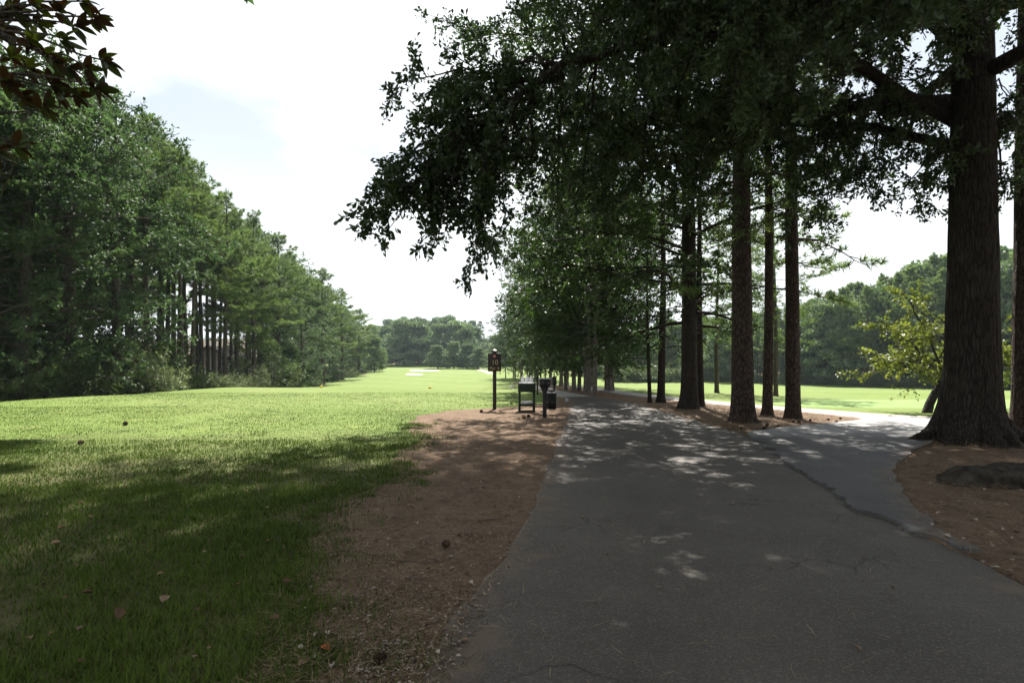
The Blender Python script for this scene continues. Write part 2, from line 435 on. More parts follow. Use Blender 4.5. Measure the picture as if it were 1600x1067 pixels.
def spaced(lo, hi, fine_lo, fine_hi, step, g=1.18):
    v = list(np.arange(fine_lo, fine_hi + 1e-6, step)); s = step
    while v[-1] < hi: s *= g; v.append(v[-1] + s)
    s = step
    while v[0] > lo: s *= g; v.insert(0, v[0] - s)
    return np.array(v)
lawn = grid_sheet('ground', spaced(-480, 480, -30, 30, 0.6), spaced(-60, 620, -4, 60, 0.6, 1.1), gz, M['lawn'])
lawn['kind'] = 'structure'

def strip(name, y0, y1, step, lt, rt, dz, material, nl=0.15, nr=0.15, nx=24, fl=1.4, sink=0.04, inner=False):
    ys = np.arange(y0, y1 + 1e-6, step)
    ly, lx = zip(*lt); ry, rx = zip(*rt)
    l = np.interp(ys, ly, lx) + nl * 2 * fbm(ys, ys * 0 + dz * 300, fl, 5)
    r = np.interp(ys, ry, rx) + nr * 2 * fbm(ys, ys * 0 + dz * 700 + 9, fl, 8)
    r = np.maximum(r, l + 0.02)
    u = np.linspace(0, 1, nx) ; u = 0.5 - 0.5 * np.cos(u * np.pi) * (0.55 + 0.45 * np.abs(np.cos(u * np.pi)))
    u[0], u[-1] = 0, 1
    X = l[:, None] + (r - l)[:, None] * u[None]; Y = np.repeat(ys[:, None], nx, 1)
    Z = gz(X, Y) + dz
    E = np.minimum(X - l[:, None], r[:, None] - X)
    if inner == 'right': E = r[:, None] - X + 0 * l[:, None]
    if inner == 'left': E = np.where((ys[:, None] > 4.4) & (ys[:, None] < 14), X - l[:, None], E)
    Z[:, 0] -= dz + sink; Z[:, -1] -= dz + sink; Z[0] -= dz + sink; Z[-1] -= dz + sink
    a = Acc(); i = np.arange(len(ys) - 1)[:, None] * nx; j = np.arange(nx - 1)[None]
    a.add(np.stack([X, Y, Z], -1), None, np.stack([i + j, i + j + 1, i + nx + j + 1, i + nx + j], -1).reshape(-1, 4), E.ravel())
    o = a.obj(name, material, smooth=True, attrname='edge'); o['kind'] = 'structure'
    return o, (ys, l, r)

ROAD_L = [(-4, -0.6), (2.9, -0.45), (3.8, -0.3), (5.1, 0.0), (8.4, 0.5), (11.8, 0.92), (17.6, 1.76), (25.3, 2.5), (28, 2.5)]
ROAD_R = [(-4, 3.9), (2, 3.75), (4.1, 3.64), (6.5, 3.95), (9.5, 4.6), (11.8, 5.1), (14.1, 5.15), (16.6, 5.1), (22.5, 4.95), (26.7, 4.2), (28, 3.9)]
BED_L = [(-4, -0.9), (2.9, -1.1), (4.3, -1.5), (6.2, -2.05), (8.4, -1.9), (11.8, -2.0), (15, -2.5), (17.6, -2.9), (19.6, -2.3), (20.8, -0.4), (22, 0.9), (24, 1.6), (27, 2.0)]
ISL_R = [(12.9, 5.25), (13.5, 5.9), (13.7, 6.2), (13.9, 6.7), (14.85, 8.25), (16.2, 9.9), (17, 10.0), (18.7, 9.5), (21.2, 8.2), (24, 7.1), (26.7, 6.3), (30, 5.4), (36, 4.6)]
PATH_R = [(15.4, 30), (16.2, 15.5), (16.7, 12.8), (18, 11.7), (20, 10.5), (22, 9.4), (26, 7.9), (30, 6.9), (36, 6.0), (44, 5.3), (60, 4.2)]
OAKBED_L = [(-4, 4.3), (2, 4.0), (3.6, 3.75), (4.9, 3.75), (5.3, 3.85), (6.55, 4.25), (8.0, 5.0), (8.57, 5.4), (10, 6.6), (10.9, 7.7), (11.8, 8.8), (12.8, 10.6)]
_yy = np.arange(-4, 27.05, 0.09)
BED_L = [(float(y), float(np.interp(y, *zip(*BED_L)) + 0.75 * fbm(y, 3.3, 0.7, 5) + 0.35 * fbm(y, 7.7, 2.3, 6))) for y in _yy]
strip('pine_straw_bed', -4, 27, 0.09, BED_L, [(y, x + 0.5) for y, x in ROAD_L], 0.012, M['straw'], 0.0, 0.0, 20, 1.1)
strip('pine_straw_bed', 12.9, 40, 0.06, [(y, x - 0.3) for y, x in ROAD_R] + [(34, 2.6), (40, 1.6)], [(y, x + 0.25) for y, x in ISL_R] + [(40, 4.4)], 0.012, M['straw'], 0.0, 0.12, 14)
strip('pine_straw_bed', -4, 12.8, 0.06, [(y, x - 0.1) for y, x in OAKBED_L], [(-4, 30), (13, 30)], 0.03, M['straw'], 0.1, 0.0, 40)
strip('pine_straw_bed', 27.4, 75, 0.2, [(27.4, 3.6), (34, 2.4), (50, 1.3), (75, 0)], [(27.4, 4.0), (34, 4.2), (50, 3.6), (75, 1.5)], 0.018, M['straw'], 0.2, 0.2, 12)
strip('asphalt_road', -4, 27.7, 0.06, ROAD_L, ROAD_R, 0.024, M['asphalt'], 0.1, 0.06, 40, inner='left')
# the side road lies a little proud of the main road, its broken edge showing
SIDE_L = [(4.75, 3.8), (5.5, 3.75), (6.5, 3.72), (7.2, 4.0), (8.1, 4.15), (9.8, 4.5), (11.0, 4.85), (11.8, 5.0), (13.0, 5.3), (13.9, 6.4), (14.85, 8.1), (16.1, 9.8), (16.6, 10.4)]
SIDE_R = [(4.75, 3.85), (5.3, 4.0), (6.55, 4.5), (8.0, 5.3), (8.57, 5.7), (10, 7.0), (10.9, 8.1), (11.8, 9.2), (12.8, 11.2), (13.2, 30), (15.6, 30), (16.2, 15.5), (16.6, 13.2)]
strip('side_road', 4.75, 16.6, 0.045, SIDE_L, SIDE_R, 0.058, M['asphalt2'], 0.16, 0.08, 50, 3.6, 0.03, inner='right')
strip('concrete_path', 16.3, 60, 0.1, [(y, x) for y, x in ISL_R if y > 16] + [(60, 2.6)], PATH_R, 0.03, M['concrete'], 0.05, 0.05, 12)
strip('concrete_path', 27.4, 47, 0.15, [(27.4, 2.2), (34, 1.5), (50, 0.9), (75, 0.9)], [(27.4, 3.9), (34, 2.8), (50, 1.9), (75, 0.6)], 0.034, M['concrete'], 0.03, 0.03, 10)
strip('concrete_path', 112, 140, 0.4, [(112, -4.8), (140, -8.8)], [(112, -3.4), (140, -7.2)], 0.06, M['concrete'], 0.05, 0.05, 8)
strip('putting_green', 20.6, 27, 0.15, [(20.6, 13), (21.2, 11), (22, 10.4), (24, 10.2), (26, 11.5), (27, 14)], [(20.6, 28), (24, 30), (27, 26)], 0.012, M['green'], 0.1, 0.1, 16)

def wood_build(t, b):
    p = pos(t)
    n = noise(t, 0.8, 6, 0.65, p)
    c = ramp(t, n, [(0.3, (0.045, 0.035, 0.02)), (0.55, (0.08, 0.06, 0.035)), (0.75, (0.06, 0.075, 0.03))])
    t.links.new(c, b.inputs['Base Color'])
    bump(t, b, noise(t, 9, 5, 0.7, p), 0.9, 0.1)
M['woodland'] = mat('woodland_litter', wood_build, 0.95, 0.1)
EDGE = [(14, -26), (20, -25.5), (33, -25.0), (40, -22.5), (48, -20.6), (60, -22.5), (85, -26.5), (110, -28), (135, -31.5), (170, -45)]
strip('woodland_floor', 14, 170, 1.0, [(14, -120), (170, -160)], [(y, x - 0.3) for y, x in EDGE], 0.05, M['woodland'], 0, 1.2, 30, 0.25)
strip('woodland_floor', 178, 420, 2.0, [(178, -150), (420, -260)], [(178, 150), (420, 260)], 0.08, M['woodland'], 0, 0, 60, 0.2)
strip('woodland_floor', 40, 170, 1.0, [(40, 68), (66, 64), (84, 61), (98, 49), (112, 31), (124, 18), (170, 10)], [(40, 200), (170, 220)], 0.05, M['woodland'], 0.8, 0, 30, 0.3)

def bunker(px0, px1, py, depth, label):
    c = G((px0 + px1) / 2, py); wdt = (px1 - px0) / F * c[1] / 2
    a = Acc(); n = 40; th = np.arange(n) / n * 2 * np.pi
    rr = 1 + 0.25 * np.cos(2 * th + 1) + 0.12 * np.cos(3 * th)
    ring = []
    for k, f in enumerate((1.0, 0.93, 0.5, 0.0)):
        x = c[0] + wdt * rr * f * np.cos(th); y = c[1] + depth * rr * f * np.sin(th)
        z = gz(x, y) + (0.02, 0.06, 0.08, 0.1)[k] + 0.018 * (y - c[1] + depth) * (f > 0 or 1)
        ring.append(np.stack([x, y, z], -1))
    v = np.concatenate(ring)
    q = [(k * n + i, k * n + (i + 1) % n, (k + 1) * n + (i + 1) % n, (k + 1) * n + i) for k in range(3) for i in range(n)]
    a.add(v, None, q); o = a.obj('sand_bunker', M['sand'], smooth=True); o['kind'] = 'structure'
    o['label'] = label
bunker(634, 658, 585.5, 2.4, 'nearer white sand bunker on the far fairway')
bunker(640, 682, 579.5, 3.0, 'farther long white sand bunker beside the far green')

# ------------------------------------------------------------------ foliage generators
def add_leaves(acc, Cn, D, Nn, Ln, Wd, k=0.55, fold=0.12, var=None):
    n = len(Cn); D = unit(D); S = unit(np.cross(D, Nn)); Nn = np.cross(S, D)
    Ln = np.broadcast_to(Ln, (n,))[:, None]; Wd = np.broadcast_to(Wd, (n,))[:, None]
    v = np.stack([Cn, Cn + D * Ln * k + S * Wd * 0.5 + Nn * Wd * fold, Cn + D * Ln - Nn * Ln * 0.08, Cn + D * Ln * k - S * Wd * 0.5 + Nn * Wd * fold], 1)
    q = np.arange(n * 4).reshape(n, 4)
    if var is None: var = rng.random(n)
    acc.add(v, None, q, np.repeat(var, 4))

def add_tufts(acc, Cn, A, m, Ln, wd, spread=0.75, var=None):
    n = len(Cn); A = unit(A)
    d = unit(A[:, None] * 0.75 + rng.normal(size=(n, m, 3)) * spread)
    s = unit(np.cross(d, rng.normal(size=(n, m, 3)))) * wd * 0.5
    ln = Ln * rng.uniform(0.65, 1.1, (n, m, 1))
    c = Cn[:, None] + 0 * d
    v = np.stack([c + s, c - s, c + d * ln], 2)
    if var is None: var = rng.random(n)
    vv = np.repeat(np.clip(var[:, None] + rng.normal(size=(n, m)) * 0.12, 0, 1).ravel(), 3)
    acc.add(v, np.arange(n * m * 3).reshape(-1, 3), None, vv)

def curve(p, d, length, n, droop=0.0, wig=0.12, up=0.0):
    p = np.array(p, float); d = unit(d); pts = [p.copy()]; s = length / n
    for i in range(n):
        d = unit(d + rng.normal(size=3) * wig + np.array([0, 0, -droop + up * i / n]))
        p = p + d * s; pts.append(p.copy())
    return np.array(pts)
def bez(a, b, sag=0.0, n=8, wig=0.0):
    t = np.linspace(0, 1, n)[:, None]; a = np.array(a, float); b = np.array(b, float)
    p = a + (b - a) * t; p[:, 2] += sag * 4 * (t * (1 - t))[:, 0]
    if wig: p[1:-1] += rng.normal(size=(n - 2, 3)) * wig
    return p
def along(pts, u):
    f = u * (len(pts) - 1); i = min(int(f), len(pts) - 2); return pts[i] + (pts[i + 1] - pts[i]) * (f - i), unit(pts[i + 1] - pts[i])

class Tw:
    """collects twigs: start, direction, length"""
    def __init__(s): s.b = []; s.d = []; s.l = []; s.k = []
    def add(s, b, d, l, k=0.5): s.b.append(b); s.d.append(d); s.l.append(l); s.k.append(k)
    def arr(s): return np.array(s.b), unit(np.array(s.d)), np.array(s.l), np.array(s.k)

def ramify(limb, length, acc, tw, r0, sub_per_m=1.6, twig_per_m=5, sub_len=0.4, flatness=0.5, droop=0.05, start=0.25, twig_len=(0.35, 0.8), sides=4):
    """side branches and twigs on a limb"""
    ns_ = max(3, int(length * sub_per_m * (1 - start)))
    for i in range(ns_):
        u = start + (1 - start) * (i + rng.random()) / ns_
        p, d = along(limb, min(u, 0.999))
        side = unit(np.cross(d, [0, 0, 1]) * rng.choice([-1, 1]) + rng.normal(size=3) * np.array([0.4, 0.4, flatness]))
        dd = unit(d * rng.uniform(0.3, 0.9) + side)
        ln = max(0.5, length * sub_len * (1.15 - u * 0.7) * rng.uniform(0.6, 1.2))
        sp = curve(p, dd, ln, 5, droop, 0.13)
        tube(acc, sp, np.linspace(max(r0 * 0.32, 0.012), 0.006, 6), sides, False)
        nt_ = max(3, int(ln * twig_per_m))
        v = rng.random()
        for j in range(nt_):
            q, e = along(sp, min((j + rng.random()) / nt_ * 0.9 + 0.1, 0.999))
            tw.add(q, unit(e * 0.6 + rng.normal(size=3) * np.array([0.6, 0.6, flatness])), rng.uniform(*twig_len), v)
        tw.add(sp[-1], unit(sp[-1] - sp[-2]), rng.uniform(*twig_len), v)

def leaf_twigs(acc, tw, k, Ln, Wd, up=0.8, kite=0.55):
    b, d, l, kv = tw.arr(); n = len(b)
    tsz = np.repeat(rng.uniform(0.72, 1.22, n), k)
    u = np.tile((np.arange(k) + 0.5) / k, n) + rng.uniform(-0.08, 0.08, n * k)
    B = np.repeat(b, k, 0) + np.repeat(d * l[:, None], k, 0) * u[:, None] + rng.normal(size=(n * k, 3)) * 0.03
    D = np.repeat(d, k, 0) * 0.6 + rng.normal(size=(n * k, 3)) * 0.65
    Nn = rng.normal(size=(n * k, 3)) * 0.6 + np.array([0, 0, up])
    var = np.clip(np.repeat(kv, k) * 0.55 + rng.random(n * k) * 0.45, 0, 1)
    add_leaves(acc, B, D, Nn, Ln * tsz * rng.uniform(0.7, 1.15, n * k), Wd * tsz * rng.uniform(0.7, 1.15, n * k), kite, 0.12, var)

def flare_lobes(r, seed, amp=0.14, fine=0.02):
    def f(pts, th):
        z = pts[:, 2:3] - pts[0, 2]; t = th[None]
        a = amp * np.exp(-z / (r * 1.1)) * (np.cos(5 * t + seed) + 0.6 * np.cos(3 * t + 2 * seed))
        a = a + 0.10 * fine / 0.02 * fbm(np.cos(t) * 3 + 0 * z, z * 1.1 + np.sin(t) * 3, 1.0, 2) + 0.025 * np.cos(2 * t + seed + z * 0.4) + fine * np.cos(17 * t + np.sin(z * 2.3 + seed) * 1.5) + fine * np.cos(29 * t + z * 1.1)
        return 1 + a
    return f
def trunk_pts(H, lean=(0, 0), n=24, wig=0.03):
    z = np.concatenate([np.array([-0.15, 0, 0.08, 0.18, 0.32, 0.5, 0.75, 1.1]), np.linspace(1.6, H, n)])
    x = lean[0] * z + wig * H * 0.15 * np.sin(z / H * 5 + rng.random() * 6); y = lean[1] * z + wig * H * 0.15 * np.sin(z / H * 4 + rng.random() * 6)
    x -= x[1]; y -= y[1]
    return np.stack([x, y, z], -1)
def trunk_mesh(H, r, seed=0, lean=(0, 0), sides=12, flare=0.5, top=0.12, fine=0.0, n=24, wig=0.03, lob=0.14):
    p = trunk_pts(H, lean, n, wig); z = np.maximum(p[:, 2], 0)
    rad = r * ((1 - z / H) ** 0.75 * (1 - top) + top) * (1 + flare * np.exp(-z / (r * 1.15)))
    a = Acc(); tube(a, p, rad, sides, True, flare_lobes(r, seed, lob * min(1, flare * 2), fine))
    return a, p

def broadleaf(seed, H=16, Rr=5.0, clear=0.22, r=0.28, nl=30, k=7, Ln=0.2, Wd=0.11, leafm='oak_leaf', barkm='bark_far', sub=1.6, twig=5, lean=(0, 0), flat=0.55, sides=10, asym=None, top_power=0.8, flare=0.45, fine=0.0, droop=0.04, extra=()):
    """returns meshes (trunk, branches, crown)"""
    global rng
    rng = np.random.default_rng(seed)
    a, p = trunk_mesh(H * 0.93, r, seed, lean, sides, flare, 0.06, fine)
    br = Acc(); tw = Tw()
    for i in range(nl):
        t = clear + (0.97 - clear) * ((i + rng.random()) / nl)
        z = H * 0.93 * t; o = np.array([np.interp(z, p[:, 2], p[:, 0]), np.interp(z, p[:, 2], p[:, 1]), z])
        az = i * 2.4 + rng.normal() * 0.3
        s = (t - clear) / (1 - clear)
        prof = (0.55 + 0.6 * s) if s < 0.35 else (0.76 + 0.24 * math.sin((s - 0.35) * 6)) * max(0.25, (1 - ((s - 0.35) / 0.68) ** 2.2)) ** top_power + 0.08
        ln = Rr * prof * rng.uniform(0.8, 1.15)
        if asym: ln *= asym(az, z)
        el = 0.1 + 1.0 * s ** 1.3 + rng.normal() * 0.12
        lp = curve(o, (math.cos(az) * math.cos(el), math.sin(az) * math.cos(el), math.sin(el)), ln, 7, droop, 0.1)
        rb = max(0.02, r * 0.28 * (1 - t * 0.7))
        tube(br, lp, np.linspace(rb, 0.012, 8), 5, False)
        ramify(lp, ln, br, tw, rb, sub, twig, 0.38, flat, droop)
    for z, ln, az, el in extra:
        o = np.array([np.interp(z, p[:, 2], p[:, 0]), np.interp(z, p[:, 2], p[:, 1]), z])
        lp = curve(o, (math.cos(az) * math.cos(el), math.sin(az) * math.cos(el), math.sin(el)), ln, 9, 0.02, 0.08)
        tube(br, lp, np.linspace(0.055, 0.012, 10), 6, False)
        ramify(lp, ln, br, tw, 0.06, sub * 1.6, twig * 1.2, 0.3, 0.6, droop, 0.3)
    cr = Acc(); leaf_twigs(cr, tw, k, Ln, Wd)
    return (a.mesh('trunk', M[barkm], True), br.mesh('branches', M[barkm], True), cr.mesh('crown', M[leafm]))

def pine(seed, H=19, Rr=3.4, clear=0.45, r=0.24, nl=46, m=12, Ln=0.3, wd=0.032, barkm='bark_far', leafm='pine_leaf', sides=10, flare=0.3, fine=0.0, low=(), lean=(0, 0), tuft=5.5, wig=0.03, zj=0.22):
    global rng
    rng = np.random.default_rng(seed)
    a, p = trunk_mesh(H * 0.97, r, seed, lean, sides, flare, 0.05, fine, wig=wig)
    br = Acc(); Cn = []; A = []; V = []
    specs = []
    for i in range(nl):
        t = clear + (0.985 - clear) * ((i + rng.random()) / nl) ** 0.95
        s = (t - clear) / (1 - clear)
        ln = Rr * (0.45 + 0.75 * min(1, s * 3.0)) * max(0.16, 1 - s ** 1.7) * rng.uniform(0.65, 1.2)
        specs.append((t, ln, i * 2.4 + rng.normal() * 0.4, 0.02 + 0.75 * s ** 2))
    specs += [(z / (H * 0.97), ln, az, el) for z, ln, az, el in low]
    for t, ln, az, el in specs:
        z = H * 0.97 * t; o = np.array([np.interp(z, p[:, 2], p[:, 0]), np.interp(z, p[:, 2], p[:, 1]), z])
        lp = curve(o, (math.cos(az) * math.cos(el), math.sin(az) * math.cos(el), math.sin(el)), ln, 6, 0.05, 0.1, 0.2)
        rb = max(0.015, r * 0.2 * (1.1 - t))
        tube(br, lp, np.linspace(rb, 0.01, 7), 4, False)
        v0 = rng.random()
        ns_ = max(4, int(ln * 3.2))
        for j in range(ns_):
            u = 0.22 + 0.78 * (j + rng.random()) / ns_
            q, d = along(lp, min(u, 0.999))
            sd = unit(np.cross(d, [0, 0, 1]) * rng.choice([-1, 1]) + d * rng.uniform(0.2, 0.8) + np.array([0, 0, rng.normal() * zj + 0.1]))
            sl = max(0.35, ln * 0.36 * (1.15 - 0.6 * u) * rng.uniform(0.6, 1.2))
            sp = curve(q, sd, sl, 3, 0.0, 0.1, 0.15)
            tube(br, sp, np.linspace(rb * 0.35 + 0.004, 0.005, 4), 3, False)
            nn = max(2, int(sl * tuft))
            for g in range(nn):
                c, e = along(sp, min(0.25 + 0.75 * (g + rng.random()) / nn, 0.999))
                Cn.append(c + rng.normal(size=3) * np.array([0.09, 0.09, 0.05])); A.append(e * 0.8 + np.array([0, 0, 0.45])); V.append(v0 * 0.5 + rng.random() * 0.5)
            Cn.append(sp[-1]); A.append(unit(sp[-1] - sp[-2]) + np.array([0, 0, 0.3])); V.append(v0 * 0.5 + rng.random() * 0.5)
        Cn.append(lp[-1]); A.append(unit(lp[-1] - lp[-2])); V.append(v0)
    for i in range(44):
        zz = H * rng.uniform(0.9, 0.985); o = np.array([np.interp(zz, p[:, 2], p[:, 0]), np.interp(zz, p[:, 2], p[:, 1]), zz]); q = unit(rng.normal(size=3) * np.array([1, 1, 0.2]))
        Cn.append(o + q * (0.05 + (H - zz) * 0.35 * rng.random())); A.append(q + np.array([0, 0, 0.9])); V.append(rng.random())
    cr = Acc(); add_tufts(cr, np.array(Cn), np.array(A), m, Ln, wd, 0.62, np.array(V))
    return (a.mesh('trunk', M[barkm], True), br.mesh('branches', M[barkm], True), cr.mesh('crown', M[leafm]))

def lobed(seed, H=15, Rr=5, clear=0.2, nlobe=34, per=230, Ln=0.55, Wd=0.36, leafm='far_leaf', r=0.25):
    """distant broad tree: leaf clumps in uneven lobes"""
    global rng
    rng = np.random.default_rng(seed)
    a, p = trunk_mesh(H * 0.8, r, seed, (0, 0), 7, 0.3, 0.08)
    cr = Acc(); br = Acc()
    for i in range(nlobe):
        s = (i + rng.random()) / nlobe
        rad = Rr * (0.25 + 0.75 * math.sin(min(1, s * 1.25 + 0.12) * math.pi) ** 0.7) * rng.uniform(0.4, 0.85)
        az = i * 2.4
        c = np.array([rad * math.cos(az), rad * math.sin(az), H * (clear + (0.93 - clear) * s)])
        lr = Rr * rng.uniform(0.2, 0.46)
        d = unit(rng.normal(size=(per, 3))); d[:, 2] = np.abs(d[:, 2]) * 0.9 - 0.25
        pts = c + d * lr * rng.uniform(0.7, 1.08, (per, 1)) * np.array([1, 1, 0.8])
        add_leaves(cr, pts, rng.normal(size=(per, 3)), d + rng.normal(size=(per, 3)) * 0.5, Ln * rng.uniform(0.6, 1.2, per), Wd * rng.uniform(0.6, 1.2, per), 0.5, 0.1, np.clip(rng.random() * 0.5 + rng.random(per) * 0.5, 0, 1))
        tube(br, bez((0, 0, min(H * 0.75, c[2] * 0.75)), c, 0, 4), np.linspace(0.07, 0.02, 4), 4, False)
    return (a.mesh('trunk', M['bark_far'], True), br.mesh('branches', M['bark_far'], True), cr.mesh('crown', M[leafm]))

def shrub(seed, H=2.6, Rr=1.8, n=150, k=9, Ln=0.13, Wd=0.06, leafm='shrub_leaf', cone=False):
    global rng
    rng = np.random.default_rng(seed)
    br = Acc(); tw = Tw()
    for i in range(16):
        az = i * 2.4; el = rng.uniform(0.5, 1.4)
        if cone: el = 0.25; 
        o = (0, 0, 0.05) if not cone else (0, 0, H * (0.05 + 0.9 * i / 16))
        ln = H * rng.uniform(0.7, 1.05) if not cone else Rr * (1.05 - i / 16) * rng.uniform(0.8, 1.2)
        d = np.array((math.cos(az) * math.cos(el) * Rr / H * 1.6, math.sin(az) * math.cos(el) * Rr / H * 1.6, math.sin(el)))
        lp = curve(o, d, ln, 6, 0.06, 0.14)
        tube(br, lp, np.linspace(0.03, 0.006, 7), 4, False)
        ramify(lp, ln, br, tw, 0.03, 4.5, 7, 0.42, 0.8, 0.05, 0.1, (0.25, 0.5), 3)
    if cone: tube(br, [(0, 0, 0), (0, 0, H)], [0.05, 0.01], 5, False)
    cr = Acc(); leaf_twigs(cr, tw, k, Ln, Wd)
    return (None, br.mesh('stems', M['bark_far'], True), cr.mesh('crown', M[leafm]))

PARTN = ('trunk', 'branches', 'crown')
def plant(name, ms, label, cat, loc, rotz=0.0, scale=1.0, group=None, names=PARTN):
    r = thing(name, label, cat, tuple(loc), rotz, group, scale)
    for nm, me in zip(names, ms):
        if me is None: continue
        o = bpy.data.objects.new(nm, me); C.objects.link(o); o.parent = r
        if nm in ('branches', 'stems', 'crown'): o['kind'] = 'stuff'
    return r
SHN = ('trunk', 'stems', 'crown')


# ------------------------------------------------------------------ tree kinds
PINES = [pine(11, 19, 4.4, 0.26, 0.24, 48, 14, 0.34, 0.04, tuft=9.5, zj=0.08), pine(12, 18, 4.0, 0.36, 0.22, 42, 14, 0.34, 0.04, tuft=9.5, zj=0.08), pine(13, 20, 4.7, 0.2, 0.26, 52, 14, 0.34, 0.04, tuft=9.5, zj=0.08)]
BAREP = [pine(14, 19, 3.6, 0.52, 0.22, 40, 14, 0.34, 0.045, tuft=8, zj=0.12), pine(15, 20, 3.4, 0.58, 0.2, 36, 14, 0.34, 0.045, tuft=8, zj=0.12)]
OAKS = [broadleaf(21, 17, 5.6, 0.05, 0.3, 48, 15, 0.19, 0.115, twig=6), broadleaf(22, 16, 5.0, 0.06, 0.28, 46, 15, 0.19, 0.115, twig=6), broadleaf(23, 12, 4.6, 0.05, 0.22, 44, 13, 0.18, 0.11, twig=6)]
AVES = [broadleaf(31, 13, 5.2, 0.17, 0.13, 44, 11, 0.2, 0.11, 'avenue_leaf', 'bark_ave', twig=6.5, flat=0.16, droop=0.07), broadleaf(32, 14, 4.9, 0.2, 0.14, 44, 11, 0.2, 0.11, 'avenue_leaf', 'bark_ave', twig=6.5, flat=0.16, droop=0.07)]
LOBES = [lobed(41, 15, 5.2, 0.07), lobed(42, 17, 4.8, 0.09), lobed(43, 13, 5.0, 0.06)]
FARP = [pine(51, 18, 3.6, 0.34, 0.22, 44, 8, 0.6, 0.12, tuft=4), pine(52, 20, 4.2, 0.26, 0.24, 44, 8, 0.6, 0.12, tuft=4)]
SHRUBS = [shrub(61, 2.4, 1.9), shrub(62, 2.2, 1.7)]
PALE = shrub(63, 3.2, 2.6, leafm='pale_leaf', Ln=0.15, Wd=0.07)
CEDAR = shrub(64, 2.2, 0.9, leafm='pale_leaf', Ln=0.1, Wd=0.035, cone=True)
CEDARG = shrub(65, 2.6, 1.0, leafm='shrub_leaf', Ln=0.11, Wd=0.04, cone=True)
rng = np.random.default_rng(99)

LEFT_SKY = [(-400, -60), (0, 55), (60, 70), (120, 95), (200, 150), (260, 205), (330, 285), (400, 335), (450, 385), (500, 420), (550, 472), (585, 520), (605, 556), (620, 562)]
RIGHT_SKY = [(900, 520), (1000, 505), (1150, 490), (1255, 474), (1300, 458), (1350, 440), (1400, 424), (1440, 408), (1475, 396), (1560, 386), (1640, 370), (1900, 330)]
def skyH(px, d, table, gap=0.0):
    ys = np.interp(px, *zip(*table)) + gap
    X = (px - 800) / F * d
    return CAMZ + (568 - ys) / F * d - float(gz(X, d))

LABELS_L = {}
def tree_at(px, d, ms, base_h, label, cat, name, group=None, table=LEFT_SKY, gap=0.0, Hcap=24, wide=1.0):
    if table is LEFT_SKY and px > 425 and wide == 1.0: wide = 1.45
    X = (px - 800) / F * d
    H = min(Hcap, skyH(px, d, table, gap))
    s = H / base_h
    sx = s * wide if s > 0.75 else (s * 0.5 + 0.4) * wide
    return plant(name, ms, label, cat, (X, d, float(gz(X, d)) - 0.05), rng.uniform(0, 6.28), (sx, sx, s), group)

# front of the left wood, each tree by its look and place
front = [
 (-40, 27, 'o', 0, 'tall grey-green oak at the left picture edge, lowest branches almost on the dark ground'),
 (35, 29, 'o', 1, 'dense oak behind the hanging magnolia branch, dark shade under its crown'),
 (112, 31.5, 'o', 0, 'oak with a bare dark trunk showing halfway up, tallest of the left wood'),
 (185, 35, 'o', 1, 'rounded grey-green oak standing behind the big pale shrub'),
 (232, 40, 'b', 0, 'pine between the oaks and the open group of bare trunks, yellow-green low boughs'),
 (284, 42, 'b', 1, 'dark straight pine at the left of the open bare trunks'),
 (300, 44, 'b', 0, 'slightly leaning thick pine in front of the hidden taupe house'),
 (352, 47, 'p', 0, 'broad pine right of the hidden taupe house with long low boughs over the lawn'),
 (398, 52, 'p', 2, 'pine behind the small conical cedar with layered light green boughs'),
 (432, 60, 'p', 1, 'pine just left of the rounded dark green oak in the left wood'),
 (505, 76, 'p', 0, 'pine just right of the rounded dark green oak, long slanting bare limb'),
 (535, 90, 'p', 2, 'pine far along the left wood, second from the end of the row'),
 (562, 108, 'p', 1, 'pine near the far end of the left wood beside the last rounded trees'),
]
for px, d, k, i, lab in front:
    ms, bh = {'o': (OAKS[i], (17, 16, 12)[i]), 'p': (PINES[i], (19, 18, 20)[i]), 'b': (BAREP[i % 2], (19, 20)[i % 2])}[k]
    tree_at(px, d, ms, bh, lab, 'tree', 'oak_tree' if k == 'o' else 'pine_tree', 'trees along the left side of the fairway', gap=-8)
tree_at(472, 62, OAKS[2], 12, 'rounded dark green oak bulging out of the left pine row down to the grass', 'tree', 'oak_tree', 'trees along the left side of the fairway', gap=82, wide=1.15)
tree_at(585, 122, LOBES[2], 13, 'last rounded tree at the far end of the left wood, leaves reaching the grass', 'tree', 'oak_tree', 'trees along the left side of the fairway', gap=2, wide=0.8)
tree_at(597, 132, LOBES[0], 15, 'small bush-like tree closing the far end of the left wood', 'tree', 'oak_tree', 'trees along the left side of the fairway', gap=0, wide=0.5)
